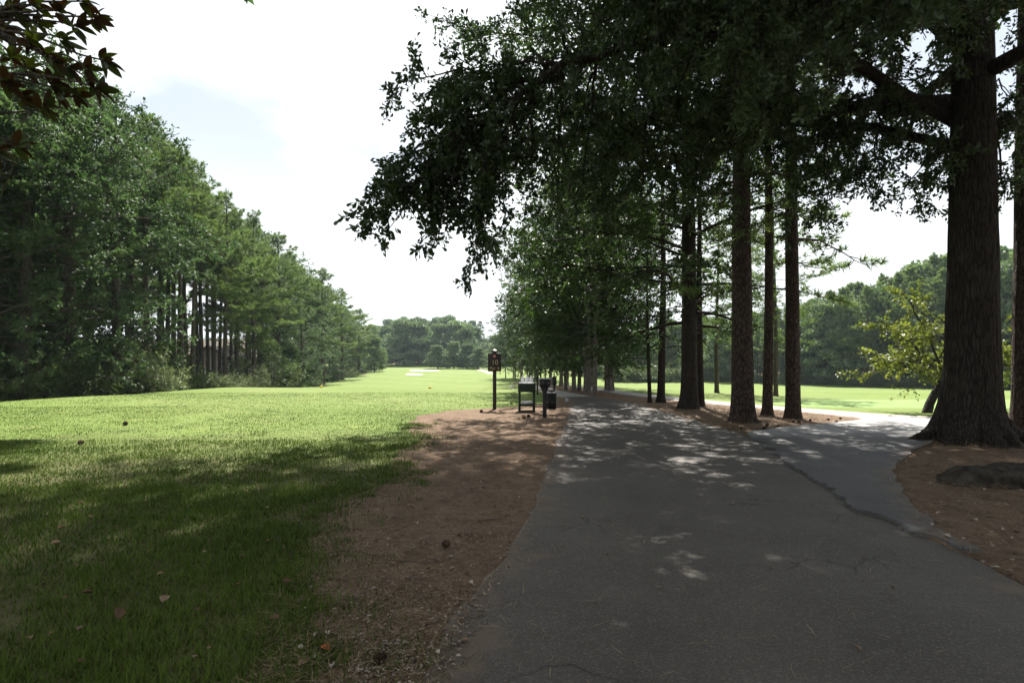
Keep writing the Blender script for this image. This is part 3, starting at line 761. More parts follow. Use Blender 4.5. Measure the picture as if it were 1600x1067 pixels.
# deeper rows
def oakless(): return rng.random() < 0.35
for off, step in ((4.5, 5.2), (9.5, 6.0), (15, 7.5), (23, 10)):
    for d in np.arange(22 + off * 0.3, 125, step):
        xl = np.interp(d, [20, 33, 48, 85, 132], [-23, -26, -21.5, -27, -31]) - off + rng.uniform(-1.5, 1.5)
        dd = d + rng.uniform(-1.5, 1.5)
        px = 800 + F * xl / dd
        if px < -520: continue
        if 250 < px < 352 and (off > 9 or oakless()): continue
        oak = (px < 215 and rng.random() < 0.65) or (px > 380 and rng.random() < 0.12)
        i = int(rng.integers(0, 2)) if oak else int(rng.integers(0, 3))
        ms, bh = (OAKS[i], (17, 16)[i]) if oak else ((BAREP[i % 2], (19, 20)[i % 2]) if rng.random() < (1.1 if px < 352 else 0.6) else (PINES[i], (19, 18, 20)[i]))
        if off > 14: ms, bh = (LOBES[i % 2], (15, 17)[i % 2]) if oak else (FARP[i % 2], (18, 20)[i % 2])
        lab = 'grey-green broadleaf tree inside the left wood behind its front row' if oak else 'tall pine with a bare dark trunk inside the left wood behind its front row'
        zone = 'deep behind the left edge oaks' if px < 110 else 'behind the big pale shrub' if px < 255 else 'by the hidden taupe house' if px < 352 else 'behind the conical cedars' if px < 440 else 'behind the rounded dark oak' if px < 510 else 'near the far end of the wood'
        lab = ('grey-green broadleaf tree in the left wood, ' if oak else 'tall straight pine in the left wood, ') + zone
        tree_at(px, dd, ms, bh, lab, 'tree', 'oak_tree' if oak else 'pine_tree', ('broadleaf trees ' if oak else 'pines ') + zone, gap=rng.uniform(2, 34))

# lower leafy trees closing the foot of the far half of the left wood
for i, d in enumerate(np.arange(57, 128, 4.2)):
    xl = np.interp(d, [48, 60, 85, 132], [-21.8, -24.0, -27.8, -32.5]) + rng.uniform(-1, 0.6); px = 800 + F * xl / d
    s = rng.uniform(0.32, 0.5); k = int(rng.integers(0, 3))
    lab = 'low leafy tree under the left pines, ' + ('beside the rounded dark oak' if px < 500 else 'halfway along the far half' if px < 560 else 'near the end of the wood')
    plant('leafy_tree', (OAKS[2], OAKS[1], LOBES[2])[k], lab, 'tree', (xl, d, float(gz(xl, d)) - 0.25), rng.uniform(0, 6), (s * 1.25, s * 1.25, s), lab[4:])

# the open group of bare trunks in front of the taupe house
for i, (px, d) in enumerate([(254, 47), (263, 52), (271, 46), (279, 57), (292, 50), (309, 55), (316, 48), (325, 60), (333, 52), (343, 57), (368, 55), (385, 60), (247, 54)]):
    lab = ('bare dark pine trunk standing left of the taupe house gap', 'bare dark pine trunk right in front of the taupe house', 'bare dark pine trunk between the taupe house and the conical cedars')[0 if px < 300 else 1 if px < 350 else 2]
    tree_at(px, d, BAREP[i % 2], (19, 20)[i % 2], lab, 'tree', 'pine_tree', lab.replace('trunk', 'trunks', 1), gap=rng.uniform(4, 24))
for i, px in enumerate(np.arange(-90, 250, 17)):
    d = 41 + rng.uniform(-2, 4); X = (px - 800) / F * d
    plant('shrub', SHRUBS[i % 2], 'tall dark thicket shrub deep in the shade behind the left oaks', 'shrub', (X, d, float(gz(X, d)) - 0.05), rng.uniform(0, 6), rng.uniform(1.5, 2.1), 'thicket shrubs behind the left oaks', SHN)
for i, px in enumerate([272, 290, 306, 322, 338, 352]):
    d = 56 + rng.uniform(-3, 5); X = (px - 800) / F * d
    plant('shrub', SHRUBS[i % 2], 'dark shrub among the bare trunks before the taupe house', 'shrub', (X, d, float(gz(X, d)) - 0.05), rng.uniform(0, 6), rng.uniform(0.6, 1.0), 'shrubs before the taupe house', SHN)

# understory of the left wood
und = [
 (225, 35.5, PALE, 1.0, 'big pale feathery shrub at the foot of the left oaks', 'shrub', 'pale_shrub'),
 (262, 37.5, SHRUBS[0], 0.62, 'low pale shrub right of the big feathery shrub', 'shrub', 'shrub'),
 (188, 34, SHRUBS[1], 0.9, 'dark leafy shrub left of the big feathery shrub', 'shrub', 'shrub'),
 (283, 42.5, SHRUBS[1], 0.55, 'small dark shrub at the foot of the bare pine trunks', 'shrub', 'shrub'),
 (312, 42, SHRUBS[0], 0.75, 'dark rounded shrub in front of the taupe house', 'shrub', 'shrub'),
 (338, 43, PALE, 0.5, 'pale shrub right of the taupe house at the grass edge', 'shrub', 'pale_shrub'),
 (362, 44, PALE, 0.45, 'low spreading grey-green shrub under the broad pine', 'shrub', 'pale_shrub'),
 (386, 45.5, PALE, 0.4, 'low pale shrub left of the silvery conical cedar', 'shrub', 'pale_shrub'),
 (372, 48, CEDARG, 1.15, 'green conical cedar behind the low pale shrubs', 'shrub', 'cedar'),
 (408, 46, CEDAR, 0.85, 'silvery conical cedar standing alone at the grass edge', 'shrub', 'cedar'),
 (425, 50, CEDARG, 1.3, 'dark conical cedar between the silvery cedar and the rounded oak', 'shrub', 'cedar'),
]
for px, d, ms, s, lab, cat, nm in und:
    X = (px - 800) / F * d
    plant(nm, ms, lab, cat, (X, d, float(gz(X, d)) - 0.03), rng.uniform(0, 6), s, 'shrubs along the left wood', SHN)
for px, d in ((-60, 26), (-10, 27.5), (30, 27), (70, 29), (105, 30), (140, 31.5), (165, 34), (50, 32), (0, 31), (120, 35), (450, 64), (485, 68), (520, 84), (440, 56), (548, 98)):
    X = (px - 800) / F * d
    plant('shrub', SHRUBS[int(rng.integers(0, 2))], 'dark leafy undergrowth shrub in the shade under the left trees', 'shrub', (X, d, float(gz(X, d)) - 0.05), rng.uniform(0, 6), rng.uniform(0.7, 1.25), 'shrubs in the shade of the left wood', SHN)

# far wooded hill closing the fairway
for i in range(300):
    d = rng.uniform(172, 330); px = rng.uniform(520, 1010)
    X = (px - 800) / F * d
    top = np.interp(px, [520, 560, 580, 600, 640, 690, 730, 760, 775, 1010], [545, 520, 508, 500, 495, 491, 495, 505, 515, 530]) + rng.uniform(-3, 26)
    H = CAMZ + (568 - top) / F * d - float(gz(X, d))
    if H < 7: continue
    H = min(H, 21)
    pn = rng.random() < 0.25
    ms, bh = (FARP[i % 2], (18, 20)[i % 2]) if pn else (LOBES[i % 3], (15, 17, 13)[i % 3])
    s = H / bh
    plant('pine_tree' if pn else 'broadleaf_tree', ms, 'dark pine among the rounded trees of the far hill' if pn else 'rounded green tree in the wood on the far hill', 'tree', (X, d, float(gz(X, d)) - 0.1), rng.uniform(0, 6), (max(s, 0.85) * 1.25, max(s, 0.85) * 1.25, s), 'trees on the far hill')
clump = [(684, 537, 146, 1.0, 'leftmost rounded tree of the pale clump standing before the far hill'),
         (709, 532, 150, 1.05, 'second rounded tree from the left in the pale clump before the far hill'),
         (731, 533, 147, 1.0, 'third rounded tree with visible trunk in the pale clump before the far hill'),
         (748, 541, 143, 0.85, 'rightmost rounded tree of the pale clump beside the far concrete path')]
for i, (px, top, d, wd_, lab) in enumerate(clump):
    X = (px - 800) / F * d; H = CAMZ + (568 - top) / F * d - float(gz(X, d)); s = H / (15, 17, 13)[i % 3]
    plant('broadleaf_tree', LOBES[i % 3], lab, 'tree', (X, d, float(gz(X, d)) - 0.1), i * 1.3, (max(0.8, s) * 0.9 * wd_, max(0.8, s) * 0.9 * wd_, s), 'rounded trees before the far hill')

# right-hand tree line beyond the second fairway
rng = np.random.default_rng(515)
for off, step in ((0, 4.6), (5, 4.6), (11, 5.0), (18, 5.5)):
    for px in np.arange(905, 1760, step * 6.0):
        pxx = px + rng.uniform(-9, 9)
        d = np.interp(pxx, [900, 1050, 1250, 1450, 1760], [122, 112, 98, 84, 66]) + off + rng.uniform(-2, 2)
        pn = rng.random() < 0.6
        i = int(rng.integers(0, 2))
        ms, bh = (FARP[i], (18, 20)[i]) if pn else (LOBES[i], (15, 17)[i])
        lab = 'pine in the tree line beyond the right fairway' if pn else 'rounded broadleaf tree in the tree line beyond the right fairway'
        zone = 'seen left of the large spreading oak' if pxx < 1060 else 'between the spreading oak and thick rough trunk' if pxx < 1140 else 'between the three needle island trunks' if pxx < 1255 else 'in the gap right of the reddish trunk' if pxx < 1370 else 'behind the small yellow-green tree' if pxx < 1480 else 'seen past the huge oak trunk'
        lab = ('pine ' if pn else 'rounded broadleaf tree ') + 'beyond the right fairway, ' + zone
        tree_at(pxx, d, ms, bh, lab, 'tree', 'pine_tree' if pn else 'broadleaf_tree', ('pines ' if pn else 'broadleaf trees ') + zone, RIGHT_SKY, rng.uniform(-8, 8) if off else rng.uniform(0, 34))
for px in np.arange(958, 1062, 7):
    d = 104 + rng.uniform(-1, 1); X = (px - 800) / F * d
    plant('hedge_shrub', SHRUBS[int(rng.integers(0, 2))], 'dark hedge shrub in a row at the far edge of the right fairway', 'shrub', (X, d, float(gz(X, d)) - 0.1), rng.uniform(0, 6), rng.uniform(1.1, 1.5), 'hedge at the far edge of the right fairway', SHN)
for px in list(np.arange(1070, 1600, 11)):
    d = np.interp(px, [1050, 1250, 1480], [108, 96, 80]) + rng.uniform(-1, 3); X = (px - 800) / F * d
    plant('shrub', SHRUBS[int(rng.integers(0, 2))], 'low shrub under the tree line beyond the right fairway', 'shrub', (X, d, float(gz(X, d)) - 0.1), rng.uniform(0, 6), rng.uniform(0.6, 1.15), 'shrubs under the right tree line', SHN)

# ------------------------------------------------------------------ houses half hidden by the trees
def house(name, label, px, d, wd_, dp, h, wallm, rotz, windows, zoff=0.0):
    X = (px - 800) / F * d
    r = thing(name, label, 'house', (X, d, float(gz(X, d)) + zoff), rotz, 'houses behind the trees')
    a = Acc(); box(a, -wd_ / 2, wd_ / 2, 0, dp, -1, h)
    a.add([(-wd_ / 2, 0, h), (wd_ / 2, 0, h), (0, 0, h + wd_ * 0.28), (-wd_ / 2, dp, h), (wd_ / 2, dp, h), (0, dp, h + wd_ * 0.28)], [(0, 1, 2), (4, 3, 5)])
    a.obj('wall', wallm, r)
    a = Acc(); t = 0.25; rh = wd_ * 0.28; e = 0.5
    for sx in (-1, 1):
        v = [(sx * (wd_ / 2 + e), y, h - e * 0.56 + k) for y in (-e, dp + e) for k in (0.03, t)] + [(0, y, h + rh + k) for y in (-e, dp + e) for k in (0.03, t)]
        a.add(v, None, [(1, 3, 7, 5), (0, 4, 6, 2), (0, 1, 5, 4), (2, 6, 7, 3), (0, 2, 3, 1), (4, 5, 7, 6)])
    rf = a.obj('roof', M['roof'], r)
    a = Acc(); box(a, wd_ * 0.22, wd_ * 0.22 + 0.8, dp * 0.5, dp * 0.5 + 0.8, h + 0.5, h + rh + 1.2); a.obj('chimney', wallm, rf)
    for wx, wz, ww, wh in windows:
        a = Acc()
        for x0, x1, z0, z1 in ((wx - ww / 2 - 0.1, wx - ww / 2, wz - 0.1, wz + wh + 0.1), (wx + ww / 2, wx + ww / 2 + 0.1, wz - 0.1, wz + wh + 0.1), (wx - ww / 2, wx + ww / 2, wz - 0.1, wz), (wx - ww / 2, wx + ww / 2, wz + wh, wz + wh + 0.1), (wx - ww / 2, wx + ww / 2, wz + wh / 2 - 0.03, wz + wh / 2 + 0.03)):
            box(a, x0, x1, -0.09, -0.005, z0, z1)
        f = a.obj('window', M['trim'], r)
        a = Acc(); box(a, wx - ww / 2, wx + ww / 2, -0.04, -0.002, wz, wz + wh); a.obj('pane', M['glass'], f)
    return r
house('taupe_house', 'taupe house half hidden behind the bare pine trunks at left', 326, 74, 6.0, 8, 3.0, M['brick_wall'], 0.15, [(2.2, 2.3, 1.2, 1.3), (-1.8, 2.3, 1.1, 1.3), (0.2, 0.6, 1.0, 1.2)], 0.2)
house('white_house', 'pale house glimpsed between the pines left of the thick rough trunk', 1108, 128, 11, 9, 4.8, M['pale_wall'], -0.2, [(-3, 1, 1.4, 1.6), (0, 1, 1.4, 1.6), (3, 1, 1.4, 1.6)], -0.4)
house('white_house', 'pale house glimpsed right of the three path-side trunks', 1285, 124, 10, 9, 3.6, M['pale_wall'], -0.3, [(-4, 0.8, 1.5, 1.7), (-1, 0.8, 1.5, 1.7), (3, 0.8, 1.5, 1.7)], 0)

# ------------------------------------------------------------------ avenue between the two paths
def at_px(px, py):
    p = G(px, py); return p
ave = [
 (929, 618, 0, 0.95, 'stout grey tree at the path fork, thickest trunk of the avenue behind the bin'),
 (915, 614, 1, 0.9, 'grey trunk just left of the stout tree at the path fork'),
 (921, 616.5, 0, 0.8, 'thin dark tree tight behind the stout tree at the path fork'),
 (897, 611, 1, 0.95, 'pale grey straight trunk right of the ball washer'),
 (884, 609.5, 0, 0.9, 'pale leaning trunk nearest the ball washer'),
 (905, 610.5, 1, 0.85, 'dark thin trunk between the pale grey trunk and the stout tree'),
 (957, 611, 0, 0.9, 'right stem of the close pair by the curving concrete path'),
 (953, 611.5, 1, 0.85, 'left stem of the close pair by the curving concrete path'),
 (947, 610, 0, 0.8, 'slim trunk left of the close pair by the curving concrete path'),
 (876, 603, 1, 0.9, 'small dark trunk behind the ball washer'),
 (852, 597, 0, 1.0, 'avenue trunk seen just above the black post box'),
 (845, 594, 1, 1.0, 'avenue trunk left of the one above the black post box'),
 (838, 593, 0, 0.95, 'thick trunk above the small dark bench post'),
 (831, 592, 1, 1.0, 'thick dark avenue trunk right of the white jugs'),
 (824, 592, 0, 0.95, 'dark avenue trunk directly behind the white jugs'),
 (802, 588.5, 1, 0.75, 'single tree with short trunk on the lawn right of the tee sign'),
 (816, 585.5, 0, 0.7, 'far slim tree on the lawn behind the white jugs'),
 (790, 582.5, 1, 0.65, 'far small tree just right of the tee sign panel'),
]
for px, py, i, s, lab in ave:
    p = at_px(px, py)
    if p[1] > 95: p = np.array([(px - 800) / F * 95, 95, float(gz((px - 800) / F * 95, 95))])
    plant('avenue_tree', AVES[i], lab, 'tree', (p[0], p[1], p[2] - 0.03), rng.uniform(0, 6), s, 'trees along the avenue')
for i, (x, y) in enumerate([(3.8, 44), (5.6, 40), (3.3, 50), (2.6, 58), (5.0, 52), (2.0, 66), (4.2, 62), (1.2, 76), (3.2, 80), (0.5, 90)]):
    plant('avenue_tree', AVES[i % 2], 'avenue tree deep in the shaded row beyond the bin', 'tree', (x, y, float(gz(x, y)) - 0.03), rng.uniform(0, 6), rng.uniform(0.85, 1.05), 'trees deep in the avenue')

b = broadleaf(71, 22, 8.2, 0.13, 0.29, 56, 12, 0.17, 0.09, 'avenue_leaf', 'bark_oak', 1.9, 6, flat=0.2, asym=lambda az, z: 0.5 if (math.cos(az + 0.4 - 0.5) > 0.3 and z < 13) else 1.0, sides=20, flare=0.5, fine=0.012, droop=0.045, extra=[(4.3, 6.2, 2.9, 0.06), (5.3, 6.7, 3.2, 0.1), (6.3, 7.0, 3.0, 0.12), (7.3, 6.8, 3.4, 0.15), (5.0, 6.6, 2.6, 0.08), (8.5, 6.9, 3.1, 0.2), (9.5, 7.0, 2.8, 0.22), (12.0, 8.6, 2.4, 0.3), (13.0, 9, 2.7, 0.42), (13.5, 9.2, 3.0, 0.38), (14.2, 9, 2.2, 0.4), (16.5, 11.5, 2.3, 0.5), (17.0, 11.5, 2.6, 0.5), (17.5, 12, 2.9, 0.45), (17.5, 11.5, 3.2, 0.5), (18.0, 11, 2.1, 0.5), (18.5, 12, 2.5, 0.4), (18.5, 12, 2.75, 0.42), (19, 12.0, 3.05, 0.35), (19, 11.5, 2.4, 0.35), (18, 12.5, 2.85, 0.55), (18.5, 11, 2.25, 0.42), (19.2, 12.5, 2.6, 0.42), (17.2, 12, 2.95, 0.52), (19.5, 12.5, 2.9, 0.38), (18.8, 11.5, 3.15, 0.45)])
BIGOAK = b
plant('oak_tree', b, 'large spreading oak beside the asphalt road, dense dark crown hanging over the path', 'tree', (6.2, 20.2, float(gz(6.2, 20.2)) - 0.02), 0.4)
b = broadleaf(72, 12, 3.6, 0.22, 0.14, 26, 8, 0.15, 0.075, 'oak_leaf', 'bark_oak', flare=0.3)
plant('oak_tree', b, 'slim trunk pressed against the back of the large spreading oak', 'tree', (6.95, 21.2, 0), 1.4)
b = broadleaf(73, 13, 4.2, 0.2, 0.17, 30, 8, 0.15, 0.075, 'oak_leaf', 'bark_oak', flare=0.4)
plant('oak_tree', b, 'medium dark trunk left of the large spreading oak', 'tree', (6.1, 23.6, 0), 2.2)
b = broadleaf(74, 8, 3.0, 0.22, 0.085, 22, 8, 0.14, 0.07, 'oak_leaf', 'bark_oak', flare=0.5, lean=(0.01, 0))
plant('oak_tree', b, 'thinnest young trunk at the road edge, left of the medium dark trunk', 'tree', (5.6, 23.4, 0), 3.0)

# the three path-side trunks and the pines near the big oak
b = pine(81, 23, 4.6, 0.36, 0.29, 50, 14, 0.28, 0.035, 'bark_pine', sides=56, flare=0.38, fine=0.02, wig=0.01, low=((6.2, 3.0, 2.6, 0.1), (6.8, 3.2, 0.4, 0.0), (7.4, 3.4, 4.6, 0.05)))
plant('pine_tree', b, 'thick rough-barked pine trunk on the needle island, nearest the road fork', 'tree', (6.25, 15.6, 0), 0)
b = pine(82, 17, 3.6, 0.33, 0.155, 46, 14, 0.28, 0.03, 'bark_pine', sides=28, flare=0.4, fine=0.015, low=((4.0, 2.6, 2.5, 0.15), (4.6, 2.8, 0.3, 0.1), (5.2, 3.0, 3.6, 0.1), (3.9, 2.2, 5.6, 0.1), (5.6, 3.2, 1.5, 0.1)))
plant('pine_tree', b, 'thin middle trunk of the three on the needle island', 'tree', (7.8, 17.6, 0), 0)
b = pine(83, 22, 4.2, 0.38, 0.205, 50, 14, 0.28, 0.035, 'bark_pine', sides=40, flare=0.35, fine=0.018, wig=0.01, low=((5.2, 2.8, 0.2, 0.0), (6.0, 2.4, 2.2, 0.1)))
plant('pine_tree', b, 'straight reddish pine, rightmost of the three trunks on the needle island', 'tree', (8.15, 16.7, 0), 0)
b = pine(84, 21, 4.5, 0.5, 0.33, 40, 12, 0.26, 0.026, 'bark_pine', sides=56, flare=0.3, fine=0.02, wig=0.01)
plant('pine_tree', b, 'flaky-barked pine cut by the right picture edge beside the big oak', 'tree', (10.75, 11.9, 0.1), 0)
for i, (px, d, s, lab) in enumerate([(1120, 33, 0.62, 'pine whose boughs fill the gap left of the thick rough trunk'), (1212, 30, 0.6, 'pine whose boughs hang behind the straight reddish trunk')]):
    X = (px - 800) / F * d
    plant('pine_tree', pine(86 + i, 19, 4.6, 0.22, 0.2, 50, 12, 0.3, 0.03), lab, 'tree', (X, d, float(gz(X, d))), i * 2, s)

# oaks added behind the viewer to block sky light from the near road
for x, y, s, rz in ((-3.5, -7.5, 0.95, 0.3), (4.8, -8.5, 1.0, 2.0), (12.5, -4.5, 0.95, 4.0), (0.8, -15, 1.05, 1.2), (17, 3.0, 0.9, 3.1)):
    plant('oak_tree', BIGOAK, 'big oak added behind the viewer, out of the picture, shading the near road', 'tree', (x, y, float(gz(x, y)) - 0.02), rz, s, 'added oaks behind the viewer')

# small yellow-green tree with leaning stem
def redbud():
    global rng
    rng = np.random.default_rng(91)
    base = np.array([13.55, 18.8, float(gz(13.55, 18.8))])
    r = thing('redbud_tree', 'small yellow-green tree with leaning stem behind the big oak trunk', 'tree', tuple(base))
    a = Acc(); p = np.array([(-0.05, 0, -0.1), (0, 0, 0), (0.1, 0.02, 0.3), (0.3, 0.05, 0.65), (0.62, 0.1, 0.95), (1.0, 0.1, 1.25), (1.4, 0.1, 1.7), (1.6, 0.1, 2.3)])
    tube(a, p, [0.16, 0.15, 0.13, 0.12, 0.115, 0.105, 0.09, 0.06], 12); a.obj('trunk', M['bark_oak'], r, True)
    br = Acc(); tw = Tw()
    for i in range(26):
        t = rng.uniform(0.45, 1); o, _ = along(p, t)
        tgt = np.array([rng.uniform(-2.2, 3.4), rng.uniform(-1.8, 1.8), 0]); q = ((tgt[0] - 0.7) / 2.9) ** 2 + (tgt[1] / 2.1) ** 2
        tgt[2] = rng.uniform(0.9, 1.4) + (2.9 * max(0, 1 - q)) ** 0.8 * rng.uniform(0.25, 1.0)
        if i == 0: tgt = np.array([-0.75, 0.1, 3.9])
        if i == 1: tgt = np.array([-1.7, -0.2, 3.0])
        if i == 2: tgt = np.array([-0.7, -0.3, 0.75])
        lp = bez(o, tgt, 0.25, 7, 0.05); ln = np.linalg.norm(tgt - o)
        tube(br, lp, np.linspace(0.04, 0.008, 7), 5, False)
        ramify(lp, ln, br, tw, 0.04, 3.2, 6, 0.3, 0.6, 0.05, 0.3, (0.3, 0.55))
    br.obj('branches', M['bark_oak'], r, True)
    cr = Acc(); leaf_twigs(cr, tw, 16, 0.105, 0.085, 0.7, 0.42); o = cr.obj('crown', M['redbud_leaf'], r)
redbud()

# ------------------------------------------------------------------ the big oak overhead
def big_oak():
    global rng
    rng = np.random.default_rng(101)
    base = np.array([8.58, 10.75, float(gz(8.58, 10.75)) - 0.03])
    root = thing('oak_tree', 'huge dark oak at the right with flaring foot, its leafy limbs roofing the road', 'tree', tuple(base))
    a, p = trunk_mesh(17, 0.44, 2.0, (0.0, 0.0), 84, 0.75, 0.1, 0.014, 60, 0.004, 0.2)
    a.obj('trunk', M['bark_oak'], root, True)
    for k in range(9):
        an = k * 0.698 + rng.normal() * 0.15; ln = rng.uniform(0.2, 0.5) * (0.5 if math.cos(an) < -0.4 else 1); dr = np.array([math.cos(an), math.sin(an), 0]); sd = np.array([-dr[1], dr[0], 0]) * rng.normal() * 0.12
        pts = [dr * 0.42 + np.array([0, 0, 0.42]), dr * 0.62 + np.array([0, 0, 0.2]), dr * (0.74 + ln * 0.3) + sd * 0.5 + np.array([0, 0, 0.08]), dr * (0.78 + ln * 0.65) + sd + np.array([0, 0, 0.02]), dr * (0.8 + ln) + sd * 1.6 + np.array([0, 0, -0.07])]
        t = np.linspace(0, 4, 14); pp = np.stack([np.interp(t, np.arange(5), np.array(pts)[:, c]) for c in range(3)], -1)
        for _ in range(2): pp[1:-1] = (pp[:-2] + 2 * pp[1:-1] + pp[2:]) / 4
        q_ = Acc(); tube(q_, pp, np.linspace(0.16, 0.035, 14) * (1 + 0.25 * rng.normal(size=14) * 0.4), 9); q_.obj('root', M['bark_oak'], root, True)
    tw = Tw(); fr = Acc()
    def limb(pts, r0, r1, *args, **kw):
        pts = np.array(pts, float) - base
        # smooth the polyline
        t = np.linspace(0, len(pts) - 1, 14); sp = np.stack([np.interp(t, np.arange(len(pts)), pts[:, k]) for k in range(3)], -1)
        for _ in range(2): sp[1:-1] = (sp[:-2] + 2 * sp[1:-1] + sp[2:]) / 4
        sp[1:-1] += rng.normal(size=(12, 3)) * 0.05
        l = Acc(); tube(l, sp, np.linspace(r0, r1, 14), 9); l.obj('limb', M['bark_oak'], root, True)
        return sp, float(np.linalg.norm(np.diff(sp, axis=0), axis=1).sum())
    # long limb reaching left over the road
    s1, l1 = limb([(8.5, 11, 6.2), (5.6, 10.4, 7.3), (2.9, 9.7, 7.2), (1.3, 9.3, 6.6), (0.2, 9.0, 5.9), (-0.7, 8.7, 5.1)], 0.12, 0.03)
    ramify(s1, l1, fr, tw, 0.07, 2.6, 9, 0.15, 0.7, 0.10, 0.2, (0.3, 0.6))
    s2, l2 = limb([(8.5, 10.8, 7.4), (5.8, 9.6, 9.0), (3.6, 9.0, 9.2), (2.0, 8.9, 8.6), (0.8, 9.0, 7.6)], 0.11, 0.03)
    ramify(s2, l2, fr, tw, 0.07, 2.6, 9, 0.17, 0.7, 0.08, 0.2, (0.3, 0.6))
    s3, l3 = limb([(8.6, 11.2, 5.8), (6.4, 11.8, 6.6), (4.2, 12.0, 6.5), (2.2, 11.8, 5.9), (0.8, 11.6, 5.2)], 0.10, 0.03)
    ramify(s3, l3, fr, tw, 0.07, 2.6, 9, 0.26, 0.7, 0.10, 0.2, (0.3, 0.6))
    # drooping sprays that make the left outline
    sprays = [(527, 350, 8.2), (548, 330, 8.3), (575, 385, 8.2), (600, 330, 8.4), (628, 345, 8.3), (655, 398, 8.4), (690, 345, 8.6), (712, 425, 8.4), (735, 360, 8.8), (752, 340, 8.8), (598, 300, 8.5), (622, 285, 8.6), (640, 310, 8.8), (670, 320, 9.0), (700, 300, 9.0),
              (604, 128, 8.8), (640, 150, 8.8), (650, 185, 8.8), (670, 165, 9.0), (668, 220, 8.8), (675, 250, 8.8), (655, 262, 8.8), (690, 190, 9.2), (690, 240, 9), (720, 260, 9.2), (715, 215, 9.2), (740, 160, 9.4), (760, 240, 9.3), (745, 300, 9.3), (780, 310, 9.3), (665, 130, 9.2), (700, 150, 9.4), (675, 205, 9), (655, 290, 8.7), (720, 380, 8.5), (768, 280, 9.4), (800, 250, 9.6), (830, 300, 9.8), (870, 320, 10), (910, 300, 10), (950, 330, 10.2), (1000, 320, 10.2), (1050, 310, 10.4), (1090, 300, 10.6), (1130, 290, 10.4), (820, 200, 9.6), (860, 240, 9.8), (900, 210, 9.8), (940, 250, 10), (980, 220, 10), (1030, 260, 10.2), (1080, 230, 10.4), (780, 200, 9.4), (760, 120, 9.4), (810, 130, 9.4), (870, 150, 9.6)]
    skel = np.concatenate([s1, s2, s3])
    tips = Tw()
    for px, py, d in sprays:
        tip = P(px, py, d) - base + np.array([0.28 if px < 760 else 0, 0, 0.22 if py > 320 else 0.05])
        c = skel + np.array([0, 0, -0.2]); dd = np.linalg.norm((c - tip) * np.array([1, 1, 0.8]), axis=1) + np.where(c[:, 2] < tip[2] - 0.2, 3, 0) + np.where(c[:, 0] < tip[0], 1.5, 0)
        o = skel[int(dd.argmin())]
        ln = np.linalg.norm(tip - o)
        sp = bez(o, tip, 0.10 * ln, 8, 0.04)
        tube(fr, sp, np.linspace(0.028, 0.005, 8), 5, False)
        ramify(sp, ln, fr, tw, 0.02, 4.2, 8, 0.17 if px < 720 else 0.22, 0.7, 0.16, 0.35, (0.16, 0.34))
        tw.add(tip - np.array([-0.1, 0, -0.05]), np.array([-0.6, 0, -0.5]), 0.3)
    # the hanging fringe between the pines and the trunk, and right of it
    skel2 = []
    for i in range(25):
        az = i * 2.4 + 0.3; z = 5.8 + 10 * (i + 0.5) / 25
        s = i / 25; ln = (6.5 + 3.2 * math.sin(min(1, s * 1.4 + 0.2) * math.pi)) * rng.uniform(0.85, 1.12) * (1 if s < 0.75 else 0.75); el = 0.12 + 0.75 * s
        d = np.array((math.cos(az) * math.cos(el), math.sin(az) * math.cos(el), math.sin(el)))
        if d[1] > 0.25 and d[0] > -0.25: ln *= 0.6
        st = base + np.array([0, 0, z]) + d * 0.1
        pts = [st + d * ln * t + np.array([0, 0, -0.10 * ln * t * t]) for t in np.linspace(0, 1, 6)]
        sp, l_ = limb(pts, 0.13 * (1.15 - s * 0.5), 0.025)
        skel2.append(sp)
        ramify(sp, l_, fr, tw, 0.06, 2.5, 8, 0.3, 0.75, 0.08, 0.22, (0.3, 0.65))
    sk2 = np.concatenate(skel2)
    fill = [(rng.uniform(880, 1400), rng.uniform(-60, 190), rng.uniform(7.5, 12.5)) for _ in range(85)] + [(rng.uniform(1380, 1640), rng.uniform(-60, 60), rng.uniform(7.0, 9.8)) for _ in range(30)]
    for px, py, d in fill + [(1270, 250, 11), (1300, 290, 11), (1330, 230, 11), (1340, 300, 10.8), (1365, 330, 10.6), (1390, 260, 10.8), (1400, 320, 10.6), (1425, 300, 10.6), (1445, 330, 11.4), (1450, 270, 11.6), (1420, 220, 11.4), (1290, 330, 11.4), (1250, 290, 11.6), (1230, 330, 12), (1570, 200, 10.8), (1562, 260, 10.8), (1568, 320, 10.6), (1585, 150, 10.8), (1310, 180, 11), (1360, 180, 10.8), (1450, 190, 11.6), (1350, 130, 10.6), (1420, 120, 11.2), (1470, 130, 11.8), (1590, 60, 11.6), (1210, 220, 11.4), (1180, 270, 11.6), (1160, 330, 11.4), (1120, 240, 11)]:
        tip = P(px, py, d) - base
        dd = np.linalg.norm(sk2 - tip, axis=1) + np.where(sk2[:, 2] < tip[2], 3, 0)
        o = sk2[int(dd.argmin())]; ln = np.linalg.norm(tip - o)
        sp = bez(o, tip, 0.1 * ln, 8, 0.04)
        tube(fr, sp, np.linspace(0.028, 0.005, 8), 5, False)
        ramify(sp, ln, fr, tw, 0.02, 4.0, 9, 0.25, 0.7, 0.12, 0.25, (0.2, 0.42))
    b_ = fr.obj('branches', M['bark_oak'], root, True); b_['kind'] = 'stuff'
    cr = Acc(); lo = Tw(); hi = Tw()
    for q in zip(tw.b, tw.d, tw.l, tw.k): (hi if q[0][2] > 8.5 else lo).add(*q)
    leaf_twigs(cr, lo, 25, 0.102, 0.049, 0.5, 0.66); leaf_twigs(cr, hi, 19, 0.165, 0.095, 0.5, 0.6)
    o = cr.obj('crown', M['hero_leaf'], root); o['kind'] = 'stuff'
    print('oak leaves', cr.n // 4)
